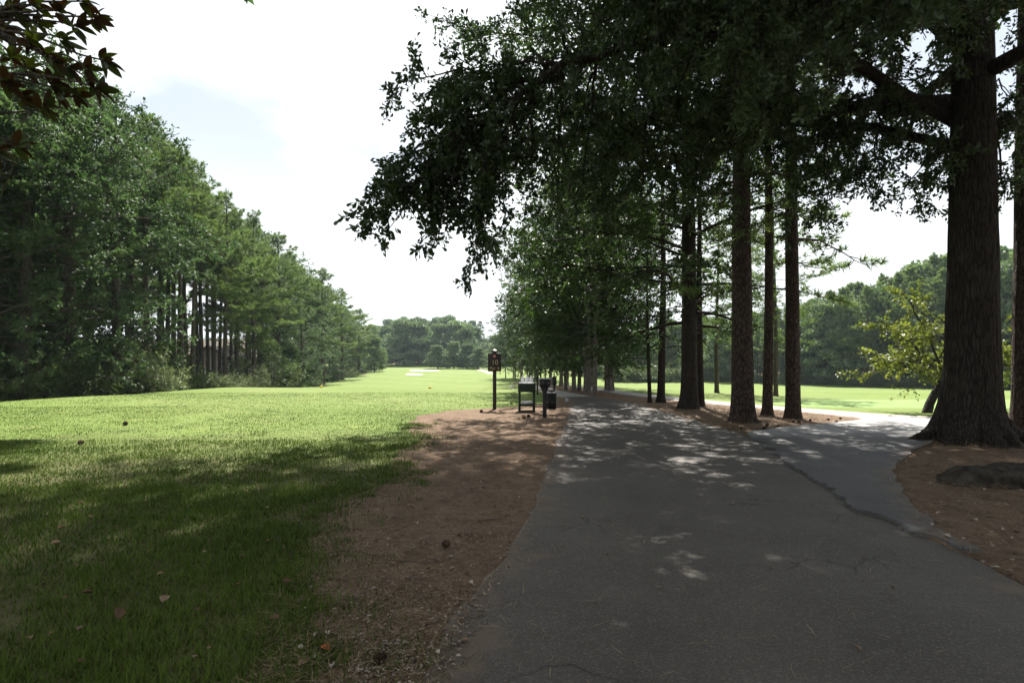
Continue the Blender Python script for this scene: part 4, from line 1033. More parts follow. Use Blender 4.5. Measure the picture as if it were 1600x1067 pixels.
    # single leaves on the outermost tips
    la = Acc(); la.add([(0, 0, 0), (0.02, 0.04, 0.003), (0.034, 0.085, 0.0), (0.02, 0.112, -0.006), (0, 0.118, -0.012), (-0.02, 0.112, -0.006), (-0.034, 0.085, 0), (-0.02, 0.04, 0.003), (0, 0.08, -0.006)],
                       [(8, i, (i + 1) % 8) for i in range(8)])
    lm = la.mesh('leaf', M['hero_leaf'])
    tw_ = Acc()
    for px, py, d, ex, ey in [(527, 350, 8.2, -1, 0.0), (545, 330, 8.3, -1, 0.25), (540, 365, 8.2, -0.8, -0.4), (604, 128, 8.8, -1, 0.1), (612, 140, 8.8, -0.9, -0.4), (650, 185, 8.8, -1, 0.0), (655, 262, 8.8, -0.9, -0.2), (712, 425, 8.4, 0.1, -1), (655, 398, 8.4, -0.1, -1), (575, 385, 8.2, -0.2, -1), (735, 360, 8.8, 0.1, -1), (620, 285, 8.6, -1, 0.2), (690, 345, 8.6, 0.1, -1), (628, 345, 8.3, -0.1, -1), (768, 300, 9.4, 0.3, -1), (598, 300, 8.5, -1, 0.1)]:
        tip = P(px, py, d) - base + np.array([0.28 if px < 760 else 0, 0, 0.22 if py > 320 else 0.05])
        dv = unit(np.array([ex, rng.normal() * 0.3, ey]))
        sp = curve(tip - dv * 0.2, dv, 0.5, 7, 0.06, 0.12)
        tube(tw_, sp, np.linspace(0.005, 0.002, 8), 5, False)
        for j in range(13):
            q, dl = along(sp, min(0.12 + 0.88 * (j + rng.random() * 0.7) / 13, 0.999))
            o = bpy.data.objects.new('leaf', lm); C.objects.link(o); o.parent = root; o.location = q
            ld = unit(dl * 0.8 + rng.normal(size=3) * 0.6 + np.array([0, 0, -0.1]))
            o.rotation_euler = (Vector(ld).to_track_quat('Y', 'Z').to_matrix() @ Matrix.Rotation(rng.normal() * 0.8, 3, 'Y')).to_euler(); o.scale = (rng.uniform(0.6, 1.05),) * 3
    o = tw_.obj('twigs', M['bark_oak'], root); o['kind'] = 'stuff'
big_oak()

# unseen tall oak outside the left picture edge and the magnolia whose branch hangs in
b = broadleaf(111, 28, 12, 0.68, 0.5, 54, 8, 0.52, 0.32, 'oak_leaf', 'bark_oak', 1.4, 4.5, sides=16, flare=0.5, extra=[(19.3 + 0.22 * i, 11.5 + (i * 37 % 5), -0.25 - 0.5 + (i * 5 % 16) / 16 * 1.5, 0.2 + 0.02 * (i % 7)) for i in range(20)] + [(21.0 + 0.2 * i, 11.5 + (i * 29 % 4), -0.5 + 0.45 + i * 0.055, 0.26 + 0.015 * (i % 6)) for i in range(13)])  # long extra limbs shaped to throw shade on the near grass
plant('oak_tree', b, 'unseen tall high-crowned oak left of the picture shading the near grass', 'tree', (-18.5, 17.0, float(gz(-18.5, 17.0))), 0.5)

def magnolia():
    global rng
    rng = np.random.default_rng(121)
    base = np.array([-7.6, 3.4, 0.0])
    root = thing('magnolia_tree', 'magnolia with big bronze-backed leaves hanging in at the top left corner', 'tree', tuple(base))
    a, p = trunk_mesh(9, 0.2, 1.0, (0.02, 0), 20, 0.5, 0.1, 0.01); a.obj('trunk', M['bark_far'], root, True)
    def leafmesh(m):
        la = Acc(); L_, W_ = 0.15, 0.031
        prof = [(0, 0.05), (0.2, 0.75), (0.45, 1.0), (0.7, 0.8), (0.9, 0.35), (1.0, 0.02)]
        v = []
        for u, k in prof:
            z = -0.02 * u * u
            v += [(-W_ * k, L_ * u, z + 0.012 * k), (0, L_ * u, z), (W_ * k, L_ * u, z + 0.012 * k)]
        q = [(i * 3 + j, i * 3 + j + 1, i * 3 + j + 4, i * 3 + j + 3) for i in range(5) for j in range(2)]
        la.add(v, None, q); return la.mesh('leaf', M[m], True)
    lms = [leafmesh('mag_leaf'), leafmesh('mag_back')]
    ros = [(28, 18), (62, 38), (95, 18), (122, 42), (150, 28), (132, 2), (75, 85), (48, 108), (102, 62), (20, 88), (12, 128), (163, 95), (138, 108), (112, 108), (90, 100), (120, 148), (95, 150), (72, 168), (36, 150), (152, 138), (30, 228), (-4, 238), (44, 62), (8, 48), (84, 128), (55, 8), (8, 10)]
    hubs = [P(-60, 40, 4.7), P(-40, 120, 4.9), P(-90, 210, 4.6)]
    bl = []
    for h in hubs:
        br = Acc(); st = base + np.array([0.1, 0.05, h[2] - 0.5]); tube(br, bez(st - base, h - base, 0.12, 9, 0.02), np.linspace(0.06, 0.025, 9), 7)
        bl.append([br, h])
    for px, py in ros:
        c = P(px, py, rng.uniform(4.5, 5.3))
        k = int(np.argmin([np.linalg.norm(h - c) for _, h in bl])); br, h = bl[k]
        sp = bez(h - base, c - base, 0.05, 7, 0.012); tube(br, sp, np.linspace(0.016, 0.006, 7), 6)
        ax = unit(c - h + np.array([0, 0, 0.1]))
        s1_ = unit(np.cross(ax, [0, 0, 1])); s2_ = np.cross(s1_, ax)
        for j in range(10):
            an = j * 2.4 + rng.random(); op = 0.55 + 0.75 * (j / 10)
            d = unit(ax * math.cos(op) + (s1_ * math.cos(an) + s2_ * math.sin(an)) * math.sin(op) + np.array([0, 0, -0.25]))
            o = bpy.data.objects.new('leaf', lms[0 if rng.random() < 0.45 else 1]); C.objects.link(o); o.parent = root
            o.location = c - base - ax * 0.05 * (j / 10)
            qt = Vector(d).to_track_quat('Y', 'Z'); o.rotation_euler = (qt.to_matrix() @ Matrix.Rotation(rng.normal() * 0.7, 3, 'Y')).to_euler(); o.scale = (rng.uniform(0.75, 1.15),) * 3
    for br, h in bl: br.obj('branch', M['bark_far'], root, True)
    # rest of the crown outside the picture
    tw = Tw(); fr = Acc()
    for i in range(26):
        z = 2.2 + 6.3 * i / 26; az = i * 2.4; ln = 3.0 * (1.05 - i / 30) * rng.uniform(0.8, 1.1)
        d = np.array((math.cos(az), math.sin(az), 0.25))
        if d[1] > 0.2 and d[0] > -0.6: ln *= 0.5
        lp = curve((0, 0, z), d, ln, 6, 0.02, 0.1); tube(fr, lp, np.linspace(0.04, 0.012, 7), 5, False)
        ramify(lp, ln * 0.8, fr, tw, 0.03, 2.5, 5, 0.35, 0.6, 0.02, 0.25, (0.2, 0.35))
    fr.obj('branches', M['bark_far'], root, True)
    cr = Acc(); leaf_twigs(cr, tw, 8, 0.17, 0.07, 0.4, 0.5); o = cr.obj('crown', M['mag_leaf'], root); o['kind'] = 'stuff'
magnolia()

# ------------------------------------------------------------------ tee furniture
def text(body, size, loc, parent, m, name='lettering', bold=0.0):
    cu = bpy.data.curves.new(name, 'FONT'); cu.body = body; cu.size = size; cu.align_x = 'CENTER'; cu.align_y = 'CENTER'; cu.extrude = 0.003; cu.offset = bold
    o = bpy.data.objects.new(name, cu); me = bpy.data.meshes.new_from_object(o); bpy.data.objects.remove(o)
    me.materials.clear(); me.materials.append(m)
    o = bpy.data.objects.new(name, me); C.objects.link(o); o.parent = parent; o.location = loc; o.rotation_euler = (R(90), 0, 0)
    return o
p = G(772.8, 640); sg = thing('tee_sign', 'dark brown tee sign on a post, reading 10 Par 4', 'sign', tuple(p))
a = Acc(); box(a, -0.062, 0.062, -0.062, 0.062, -0.2, 2.02); bevel(a.obj('post', M['sign_brown'], sg), 0.006)
a = Acc(); box(a, -0.085, 0.085, -0.085, 0.085, 2.02, 2.05); a.add([(-0.085, -0.085, 2.05), (0.085, -0.085, 2.05), (0.085, 0.085, 2.05), (-0.085, 0.085, 2.05), (0, 0, 2.11)], [(0, 1, 4), (1, 2, 4), (2, 3, 4), (3, 0, 4)]); a.obj('post_cap', M['sign_brown'], sg)
a = Acc(); box(a, -0.23, 0.23, -0.10, -0.062, 1.33, 1.955); pn = bevel(a.obj('panel', M['sign_brown'], sg), 0.008)
text('10', 0.235, (0.012, -0.1, 1.635), pn, M['cream'], bold=-0.001)
text('Par 4', 0.155, (0.0, -0.1, 1.435), pn, M['cream'])
a = Acc()
for fx, fz, fr_ in ((0, 0, 0.042), (0.022, 0.018, 0.03), (-0.022, 0.018, 0.03)):
    th = np.arange(14) / 14 * 2 * np.pi
    v = [(fx + fr_ * math.cos(t), -0.104 - 0.001 * abs(fx) * 100, 1.85 + fz + fr_ * math.sin(t)) for t in th] + [(fx, -0.108 - 0.001 * abs(fx) * 100, 1.85 + fz)]
    a.add(v, [(i, (i + 1) % 14, 14) for i in range(14)])
a.obj('emblem', M['peach'], pn)

p = G(823, 643); st = thing('bottle_stand', 'dark green wooden stand holding white jugs beside the tee sign', 'stand', tuple(p))
for x in (-0.24, 0.24):
    for y in (-0.2, 0.2):
        a = Acc(); box(a, x - 0.035, x + 0.035, y - 0.035, y + 0.035, -0.08, 0.66); a.obj('leg', M['stand_green'], st)
for y in (-0.262, 0.24):
    a = Acc(); box(a, -0.29, 0.29, y, y + 0.022, 0.66, 0.80); bevel(a.obj('side_board', M['stand_green'], st), 0.004)
    a = Acc(); box(a, -0.29, 0.29, y - 0.002, y + 0.022, 0.808, 0.945); bevel(a.obj('side_board', M['stand_green'], st), 0.004)
for x in (-0.29, 0.268):
    a = Acc(); box(a, x, x + 0.022, -0.238, 0.238, 0.66, 0.945); a.obj('end_board', M['stand_green'], st)
a = Acc(); box(a, -0.265, 0.265, -0.237, 0.237, 0.665, 0.69); a.obj('floor_board', M['stand_green'], st)
a = Acc(); box(a, -0.204, 0.204, -0.24, 0.24, 0.20, 0.27); a.obj('shelf', M['stand_green'], st)
a = Acc(); box(a, -0.27, 0.27, -0.3, -0.27, 0.0, 0.07); a.obj('foot_board', M['stand_green'], st)
pb = tuple(p)
o = Acc(); box(o, -0.255, 0.235, -0.2, 0.21, 0.948, 0.972); o = bevel(o.obj('white_board', M['white']), 0.006); o.location = pb; tag(o, 'white board lying across the top of the green stand', 'board')
o = Acc(); box(o, -0.17, 0.17, -0.16, 0.1, 0.272, 0.30); box(o, -0.17, 0.17, -0.16, -0.145, 0.30, 0.35); box(o, -0.17, 0.17, 0.085, 0.1, 0.30, 0.35); box(o, -0.17, -0.155, -0.145, 0.085, 0.30, 0.35); box(o, 0.155, 0.17, -0.145, 0.085, 0.30, 0.35)
o = o.obj('white_tray', M['white']); o.location = (pb[0], pb[1], pb[2] - 0.002); tag(o, 'pale tray on the low shelf of the green stand', 'tray')
def jug(x, y, z, lab, rot=(0, 0, 0), s=1.0):
    r = thing('jug', lab, 'jug', (pb[0] + x, pb[1] + y, pb[2] + z), 0, 'white jugs at the green stand', s); r.rotation_euler = rot
    a = Acc(); lathe(a, [(0.0, 0), (0.052, 0), (0.06, 0.01), (0.06, 0.13), (0.052, 0.165), (0.03, 0.19), (0.022, 0.2), (0, 0.2)], 18); a.obj('bottle', M['white'], r, True)
    a = Acc(); lathe(a, [(0, 0.196), (0.026, 0.196), (0.026, 0.225), (0, 0.225)], 14); a.obj('cap', M['white'], r)
    a = Acc(); tube(a, [(0.055, 0, 0.15), (0.095, 0, 0.145), (0.1, 0, 0.1), (0.085, 0, 0.06), (0.056, 0, 0.055)], 0.01, 6); a.obj('handle', M['white'], r, True)
jug(-0.135, 0.08, 0.972, 'left of the three white jugs standing on the green stand'); jug(0.02, 0.09, 0.972, 'middle of the three white jugs standing on the green stand', (0, 0, 2)); jug(0.15, 0.08, 0.972, 'right of the three white jugs standing on the green stand', (0, 0, 1))
jug(-0.40, 0.0, 0.80, 'white jug hung sideways off the left end of the green stand', (0, R(-80), 0), 0.8)
a = Acc(); tube(a, [(-0.4, 0, 0.80), (-0.36, 0, 0.87), (-0.3, 0, 0.88), (-0.285, 0, 0.86)], 0.006, 5); a.obj('hook', M['stand_green'], st)

p = G(851, 652.5); bx_ = thing('post_box', 'black box with a pale flat top on a single post beside the road', 'post box', tuple(p))
a = Acc(); box(a, -0.058, 0.058, -0.058, 0.058, -0.2, 0.9); bevel(a.obj('post', M['post_black'], bx_), 0.006)
a = Acc()
for s_ in (-1, 1): a.add([(s_ * 0.058, -0.03, 0.9), (s_ * 0.12, -0.03, 0.9), (s_ * 0.058, -0.03, 0.72), (s_ * 0.058, 0.03, 0.9), (s_ * 0.12, 0.03, 0.9), (s_ * 0.058, 0.03, 0.72)], [(0, 1, 2), (5, 4, 3)], [(0, 3, 4, 1), (1, 4, 5, 2)])
a.obj('bracket', M['post_black'], bx_)
a = Acc(); box(a, -0.15, 0.15, -0.14, 0.14, 0.9, 1.145); bevel(a.obj('box', M['post_black'], bx_), 0.012)
a = Acc(); box(a, -0.17, 0.18, -0.165, 0.165, 1.145, 1.175); bevel(a.obj('top', M['grey_lid'], bx_), 0.006)
a = Acc(); box(a, -0.11, 0.11, -0.147, -0.1402, 0.93, 1.11); d_ = a.obj('door', M['post_black'], bx_)
a = Acc(); lathe(a, [(0, 0), (0.012, 0), (0.012, 0.02), (0, 0.02)], 10); k_ = a.obj('knob', M['grey_lid'], d_); k_.location = (0.09, -0.148, 1.02); k_.rotation_euler = (R(90), 0, 0)
a = Acc(); tube(a, [(0.15, 0, 0.95), (0.19, 0, 0.95), (0.2, 0, 0.93), (0.2, 0, 0.9)], 0.012, 6); a.obj('hook', M['grey_lid'], bx_)

p = G(861.5, 638.5); bn = thing('waste_bin', 'black slatted waste bin behind the post box, hooded lid', 'waste bin', tuple(p))
a = Acc(); lathe(a, [(0, 0.0), (0.155, 0.0), (0.155, 0.52), (0.15, 0.52), (0.14, 0.1), (0, 0.1)], 24); a.obj('body', M['bin_black'], bn, False)
sl = Acc(); box(sl, -0.014, 0.014, -0.012, 0.012, 0.03, 0.5); slm = sl.mesh('slat', M['bin_black'])
for i in range(22):
    an = i / 22 * 2 * math.pi; o = bpy.data.objects.new('slat', slm); C.objects.link(o); o.parent = bn; o.location = (0.166 * math.cos(an), 0.166 * math.sin(an), 0); o.rotation_euler = (0, 0, an + R(90))
a = Acc(); lathe(a, [(0.18, 0.5), (0.19, 0.52), (0.19, 0.56), (0.16, 0.585), (0.11, 0.59), (0.1, 0.57)], 24); a.obj('rim', M['bin_black'], bn, True)
a = Acc(); lathe(a, [(0.11, 0.588), (0.115, 0.62), (0.09, 0.665), (0.05, 0.685), (0, 0.69)], 20); a.obj('hood', M['bin_black'], bn, True)

X, Y = (866 - 800) / F * 24.2, 24.2; bw = thing('ball_washer', 'dark ball washer on a slim post behind the bin', 'ball washer', (X, Y, float(gz(X, Y))))
a = Acc(); tube(a, [(0, 0, -0.1), (0, 0, 0.72)], 0.045, 12); a.obj('post', M['post_black'], bw, True)
a = Acc(); lathe(a, [(0, 0.7), (0.09, 0.7), (0.1, 0.72), (0.1, 1.0), (0.085, 1.03), (0, 1.03)], 18); a.obj('barrel', M['bin_black'], bw, True)
a = Acc(); lathe(a, [(0, 1.03), (0.06, 1.03), (0.06, 1.06), (0.02, 1.08), (0.02, 1.12), (0.032, 1.13), (0.03, 1.16), (0, 1.17)], 14); a.obj('plunger', M['bin_black'], bw, True)

X, Y = (839.5 - 800) / F * 30, 30; tp = thing('bench_post', 'low dark post with a flat board top beyond the stand', 'post', (X, Y, float(gz(X, Y))))
a = Acc(); box(a, -0.04, 0.04, -0.04, 0.04, -0.1, 0.83); a.obj('post', M['sign_brown'], tp)
a = Acc(); box(a, -0.24, 0.05, -0.12, 0.12, 0.83, 0.875); bevel(a.obj('board', M['sign_brown'], tp), 0.006)

p = G(885.5, 629); mk = Acc(); box(mk, -0.07, 0.07, -0.05, 0.05, 0.02, 0.17); v_ = np.array([(-0.07, -0.05, 0.17), (0.07, -0.05, 0.17), (0.07, 0.05, 0.17), (-0.07, 0.05, 0.17), (0, 0, 0.2)]); mk.add(v_, [(0, 1, 4), (1, 2, 4), (2, 3, 4), (3, 0, 4)]); box(mk, -0.03, 0.03, -0.03, 0.03, -0.1, 0.02)
mk = bevel(mk.obj('edge_marker', M['grey_lid']), 0.006); mk.location = p; tag(mk, 'small white block marker at the end of the asphalt', 'marker')  # grey colour stands for the shade on the white block
for px, py, lab in ((672, 607, 'yellow tee marker in the middle of the sunny tee'), (502, 605.5, 'yellow tee marker at the left of the tee near the rounded oak')):
    p = G(px, py); a = Acc(); lathe(a, [(0.0, 0.0), (0.085, 0.0), (0.1, 0.03), (0.09, 0.09), (0.05, 0.13), (0, 0.14)], 14); o = a.obj('tee_marker', M['yellow'], None, True); o.location = p; tag(o, lab, 'tee marker', 'yellow tee markers')

# flat rock under the big oak
def rock():
    a = Acc(); n = 40; m_ = 14
    th = np.arange(n) / n * 2 * np.pi; v = []
    for i in range(m_):
        ph = i / (m_ - 1) * np.pi * 0.5
        rr = np.cos(ph) ** 0.45; zz = np.sin(ph) ** 0.8
        x = 1.15 * rr * np.cos(th); y = 0.42 * rr * np.sin(th)
        k = 1 + 0.35 * fbm(np.cos(th) * 2 + i * 0.12, np.sin(th) * 2, 1.2, 3)
        v.append(np.stack([x * k, y * k, 0.27 * zz * np.ones(n) * (1 + 0.3 * fbm(x, y, 3, 9)) - 0.05], -1))
    v = np.concatenate(v); v = v + 0.14 * np.stack([fbm(v[:, 0] * 3, v[:, 2] * 5 + v[:, 1], 1.3, 2), fbm(v[:, 1] * 4, v[:, 0] * 2, 1.3, 12), 0.8 * fbm(v[:, 0] * 3, v[:, 1] * 4, 1.5, 22)], -1)
    a.add(v, None, [(i * n + j, i * n + (j + 1) % n, (i + 1) * n + (j + 1) % n, (i + 1) * n + j) for i in range(m_ - 1) for j in range(n)])
    o = a.obj('rock', M['rock'], None, False); o.location = (6.75, 7.5, float(gz(6.75, 7.5)) + 0.03); tag(o, 'low flat dark rock in the straw below the huge oak', 'rock')
rock()

# ------------------------------------------------------------------ grass, straw and litter
rng = np.random.default_rng(202)
def inside_bed(x, y): return x > np.interp(y, *zip(*BED_L)) + 0.25 * fbm(y, x * 0 + 3, 1.4, 5)
def grass():
    a = Acc()
    for y0, y1, dens, hgt, wd_ in ((2.2, 4.5, 5200, 0.075, 0.0075), (4.5, 7.5, 3000, 0.07, 0.010), (7.5, 12, 1500, 0.05, 0.013), (12, 20, 520, 0.026, 0.018), (20, 32, 130, 0.022, 0.03)):
        x0 = -0.98 * y1 - 0.5; area = (-x0) * (y1 - y0); n = int(area * dens)
        y = rng.uniform(y0, y1, n); x = rng.uniform(x0, 0.3, n)
        k = (x > -0.95 * y - 0.4)
        dd = np.interp(y, *zip(*BED_L)) - x
        nn = fbm(x, y, 1.3, 4) ; n2 = fbm(x, y, 0.7, 14)
        k &= dd > -0.02 + 0.5 * fbm(x, y, 1.6, 6) - rng.exponential(0.16, n) * (fbm(x, y, 1.1, 44) > -0.05)
        bare = (nn > 0.29) | ((dd < 0.6) & (n2 > 0.2 + 0.3 * dd))
        k &= ~(bare & (rng.random(n) < 0.85))
        k &= rng.random(n) < np.clip(0.75 + n2 * 1.4, 0.3, 1)
        x, y = x[k], y[k]; nn = nn[k]; n2 = n2[k]; n = len(x)
        h = hgt * rng.uniform(0.45, 1.3, n) * np.clip(1.0 + 1.6 * fbm(x, y, 2.5, 8), 0.4, 1.8)
        az = rng.uniform(0, 2 * np.pi, n); lean = rng.uniform(0.15, 1.1, n)
        z = gz(x, y); b = np.stack([x, y, z], -1)
        s = np.stack([np.cos(az + 1.57), np.sin(az + 1.57), 0 * az], -1) * wd_ * 0.5 * rng.uniform(0.7, 1.3, n)[:, None]
        d = np.stack([np.cos(az) * np.sin(lean), np.sin(az) * np.sin(lean), np.cos(lean)], -1)
        tip = b + d * h[:, None]; tip[:, 2] = np.maximum(tip[:, 2], z + 0.006)
        v = np.stack([b + s, b - s, tip], 1)
        var = np.clip(0.45 + 0.9 * fbm(x, y, 0.9, 21) + rng.normal(size=n) * (0.18 if y1 < 13 else 0.1), 0, 1)
        a.add(v, np.arange(n * 3).reshape(-1, 3), None, np.repeat(var, 3))
    # loose clumps creeping into the straw
    for _ in range(230):
        yc = 2.4 + 13 * rng.random() ** 1.5; xc = np.interp(yc, *zip(*BED_L)) + rng.normal() * 0.28 + 0.05; m_ = int(rng.integers(25, 90)); rad = rng.uniform(0.05, 0.2)
        x = xc + rng.normal(size=m_) * rad; y = yc + rng.normal(size=m_) * rad; z = gz(x, y) + 0.008
        az = rng.uniform(0, 6.28, m_); lean = rng.uniform(0.15, 1.2, m_); h = rng.uniform(0.03, 0.085, m_); ww = 0.0075 if yc < 6 else 0.012
        b = np.stack([x, y, z], -1); s = np.stack([np.cos(az + 1.57), np.sin(az + 1.57), 0 * az], -1) * ww * 0.5
        d = np.stack([np.cos(az) * np.sin(lean), np.sin(az) * np.sin(lean), np.cos(lean)], -1)
        a.add(np.stack([b + s, b - s, b + d * h[:, None]], 1), np.arange(m_ * 3).reshape(-1, 3), None, np.repeat(np.clip(0.4 + rng.normal(size=m_) * 0.2, 0, 1), 3))
    o = a.obj('grass', M['grass']); o['kind'] = 'stuff'; tag(o, 'uneven green grass on the left with bare patches near the straw', 'grass')
    print('grass tris', a.n // 3)
grass()

def needles(name, label, n, sampler, wd_=0.0035, ln=(0.08, 0.2), lift=0.02):
    x, y, z = sampler(n); n = len(x)
    az = rng.uniform(0, np.pi * 2, n); l = rng.uniform(*ln, n); cv = rng.normal(size=n) * 0.25
    d = np.stack([np.cos(az), np.sin(az), rng.normal(size=n) * 0.10], -1); s = np.stack([-np.sin(az), np.cos(az), 0 * az], -1)
    b = np.stack([x, y, z + rng.uniform(0.003, lift, n)], -1)
    w_ = (wd_ * rng.uniform(0.7, 1.3, n))[:, None] * 0.5
    m = b + d * l[:, None] * 0.5 + s * (cv * l * 0.3)[:, None]; e = b + d * l[:, None]
    for q in (m, e): q[:, 2] = np.maximum(q[:, 2], (z + 0.003))
    v = np.stack([b - s * w_, b + s * w_, m + s * w_, m - s * w_, e], 1)
    i = np.arange(n)[:, None] * 5
    a = Acc(); a.add(v, i + np.array([[3, 2, 4]]), i + np.array([[0, 1, 2, 3]]), np.repeat(rng.random(n), 5))
    o = a.obj(name, M['needle']); o['kind'] = 'stuff'; tag(o, label, 'pine straw'); return o
def samp_left(n):
    y = 2.4 + 18 * rng.random(n) ** 1.7; l = np.interp(y, *zip(*BED_L)) - 0.35; r = np.interp(y, *zip(*ROAD_L)) + 0.06
    x = l + (r - l) * rng.random(n); return x, y, gz(x, y) + 0.014 + 0.014 * (x > np.interp(y, *zip(*ROAD_L)) + 0.05)
def samp_edge(n):
    y = 2.4 + 12 * rng.random(n) ** 1.5; x = np.interp(y, *zip(*ROAD_L)) + rng.exponential(0.33, n) * np.clip(1 + 3 * fbm(y, y * 0, 1.5, 31), 0.2, 3); return x, y, gz(x, y) + 0.027
def samp_oak(n):
    y = 3.0 + 9.6 * rng.random(n) ** 1.7; l = np.interp(y, *zip(*OAKBED_L)) - 0.1; x = l + np.abs(rng.normal(size=n)) * 2.2 + rng.random(n) * 2.2
    return x, y, gz(x, y) + 0.035
def samp_isl(n):
    y = rng.uniform(13.9, 22, n); l = np.interp(y, *zip(*ROAD_R)); r = np.interp(y, *zip(*ISL_R)); x = l + (r - l) * rng.random(n); return x, y, gz(x, y) + 0.014
def samp_road(n):
    y = 2.4 + 12 * rng.random(n); x = rng.uniform(-0.2, 4.6, n); return x, y, gz(x, y) + 0.027
needles('fallen_needles', 'brown pine needles strewn over the left straw bed', 13000, samp_left, 0.0024, (0.06, 0.17))
needles('fallen_needles', 'pine needles spilling over the left edge of the asphalt', 1000, samp_edge, 0.0024, (0.06, 0.17))
needles('fallen_needles', 'thick reddish pine straw below the huge oak', 27000, samp_oak, 0.0042, (0.08, 0.22), 0.06)
needles('fallen_needles', 'brown pine needles on the needle island', 9000, samp_isl, 0.009, (0.12, 0.26), 0.04)
needles('fallen_needles', 'few single pine needles lying on the open asphalt', 420, samp_road)

def chips():
    n = 9000; y = 2.4 + 17 * rng.random(n) ** 1.8; l = np.interp(y, *zip(*BED_L)) + 0.12; r = np.interp(y, *zip(*ROAD_L)) + 0.12
    x = l + (r - l) * rng.random(n); n2 = 1600; y2 = 3 + 9 * rng.random(n2); x2 = np.interp(y2, *zip(*OAKBED_L)) + 4 * rng.random(n2) ** 1.3
    x = np.concatenate([x, x2]); y = np.concatenate([y, y2]); n = len(x)
    z = gz(x, y) + 0.03 + 0.02 * (x > 3.7)
    a = Acc(); c = np.stack([x, y, z + rng.uniform(0, 0.008, n)], -1); an = rng.uniform(0, 6.28, n)
    add_leaves(a, c, np.stack([np.cos(an), np.sin(an), rng.normal(size=n) * 0.15], -1), np.array([0, 0, 1.0]) + rng.normal(size=(n, 3)) * 0.35, rng.uniform(0.008, 0.035, n), rng.uniform(0.004, 0.014, n), 0.5, 0.2)
    o = a.obj('bark_chips', M['chips']); o['kind'] = 'stuff'; tag(o, 'small bark chips and leaf crumbs strewn over the straw beds', 'bark chips')
chips()

# fallen leaves, twigs, cones: single things
def leaf3(curl, L_=0.09, W_=0.035):
    a = Acc(); prof = [(0, 0.08), (0.25, 0.8), (0.5, 1), (0.75, 0.7), (1, 0.05)]; v = []
    for u, k in prof: v += [(-W_ * k, L_ * (u - 0.5), curl * k * 0.03 + 0.03 * curl * (u - 0.5) ** 2 + 0.004), (0, L_ * (u - 0.5), 0.003 + 0.05 * curl * (u - 0.5) ** 2), (W_ * k, L_ * (u - 0.5), curl * k * 0.022 + 0.03 * curl * (u - 0.5) ** 2 + 0.004)]
    a.add(v, None, [(i * 3 + j, i * 3 + j + 1, i * 3 + j + 4, i * 3 + j + 3) for i in range(4) for j in range(2)]); return a
leafm = [leaf3(0.9).mesh('fallen_leaf', M['dead_leaf'], True), leaf3(0.4, 0.075, 0.03).mesh('fallen_leaf', M['dead_leaf'], True), leaf3(1.4, 0.12, 0.045).mesh('fallen_leaf', M['dead_leaf'], True), leaf3(0.9, 0.085, 0.026).mesh('fallen_leaf', M['pale_dead_leaf'], True), leaf3(1.6, 0.1, 0.03).mesh('fallen_leaf', M['pale_dead_leaf'], True)]
def drop(me, name, label, cat, px, py, s=1.0, group=None, dz=0.0, rot=None):
    p = G(px, py); o = bpy.data.objects.new(name, me); C.objects.link(o)
    x, y = p[0], p[1]
    z = p[2] + 0.02 + (0.012 if np.interp(y, *zip(*ROAD_L)) < x < np.interp(y, *zip(*ROAD_R)) else 0) + (0.03 if x > np.interp(y, *zip(*OAKBED_L)) else 0) + dz
    o.location = (x, y, z); o.rotation_euler = rot or (rng.normal() * 0.15, rng.normal() * 0.15, rng.uniform(0, 6.28)); o.scale = (s,) * 3
    tag(o, label, cat, group); return o
drop(leafm[2], 'fallen_leaf', 'large curled tan leaf standing in the near left grass', 'leaf', 185, 978, 0.75, 'fallen leaves in the grass', 0.05, (0.5, 0.3, 0.6))
drop(leafm[0], 'fallen_leaf', 'flat tan leaf in the near grass right of the large curled leaf', 'leaf', 256, 952, 0.9, 'fallen leaves in the grass', 0.04)
drop(leafm[1], 'fallen_leaf', 'pale leaf at the lit bare patch in the grass', 'leaf', 378, 880, 0.9, 'fallen leaves in the grass', 0.03)
o = drop(leaf3(0.6).mesh('fallen_leaf', M['red_leaf'], True), 'fallen_leaf', 'bright orange dead leaf at the bottom of the straw bed', 'leaf', 508, 1018, 0.7, 'fallen leaves on the straw'); 
drop(leafm[0], 'fallen_leaf', 'grey-white leaf in the middle of the near straw bed', 'leaf', 584, 949, 0.75, 'fallen leaves on the straw')
drop(leafm[2], 'fallen_leaf', 'long pale leaf lying above the grey-white leaf on the straw', 'leaf', 622, 923, 0.6, 'fallen leaves on the straw')
for k in range(250):
    px, py = rng.uniform(470, 840), 690 + 370 * rng.random() ** 0.9
    if px > np.interp(py, [690, 850, 1067], [870, 800, 720]) or px < np.interp(py, [690, 770, 1067], [640, 490, 465]): continue
    drop(leafm[k % 5], 'fallen_leaf', 'small dry leaf scattered on the left straw bed', 'leaf', px, py, rng.uniform(0.2, 0.55), 'small dry leaves on the left straw bed')
for k in range(110):
    px, py = rng.uniform(1380, 1600), rng.uniform(720, 920)
    if px < np.interp(py, [720, 790, 850, 920], [1395, 1400, 1450, 1580]): continue
    drop(leafm[k % 5], 'fallen_leaf', 'small dry leaf scattered below the huge oak', 'leaf', px, py, rng.uniform(0.3, 0.7), 'small dry leaves below the oak', 0.02)
for k in range(30):
    px, py = rng.uniform(20, 470), rng.uniform(720, 1060)
    drop(leafm[k % 3], 'fallen_leaf', 'small brown leaf caught in the shaded left grass', 'leaf', px, py, rng.uniform(0.3, 0.65), 'small leaves in the left grass', 0.03)
for k in range(16):
    px, py = rng.uniform(880, 1420), rng.uniform(800, 1060)
    drop(leafm[k % 3], 'fallen_leaf', 'tiny dry leaf lying on the open asphalt', 'leaf', px, py, rng.uniform(0.25, 0.45), 'tiny leaves on the asphalt')
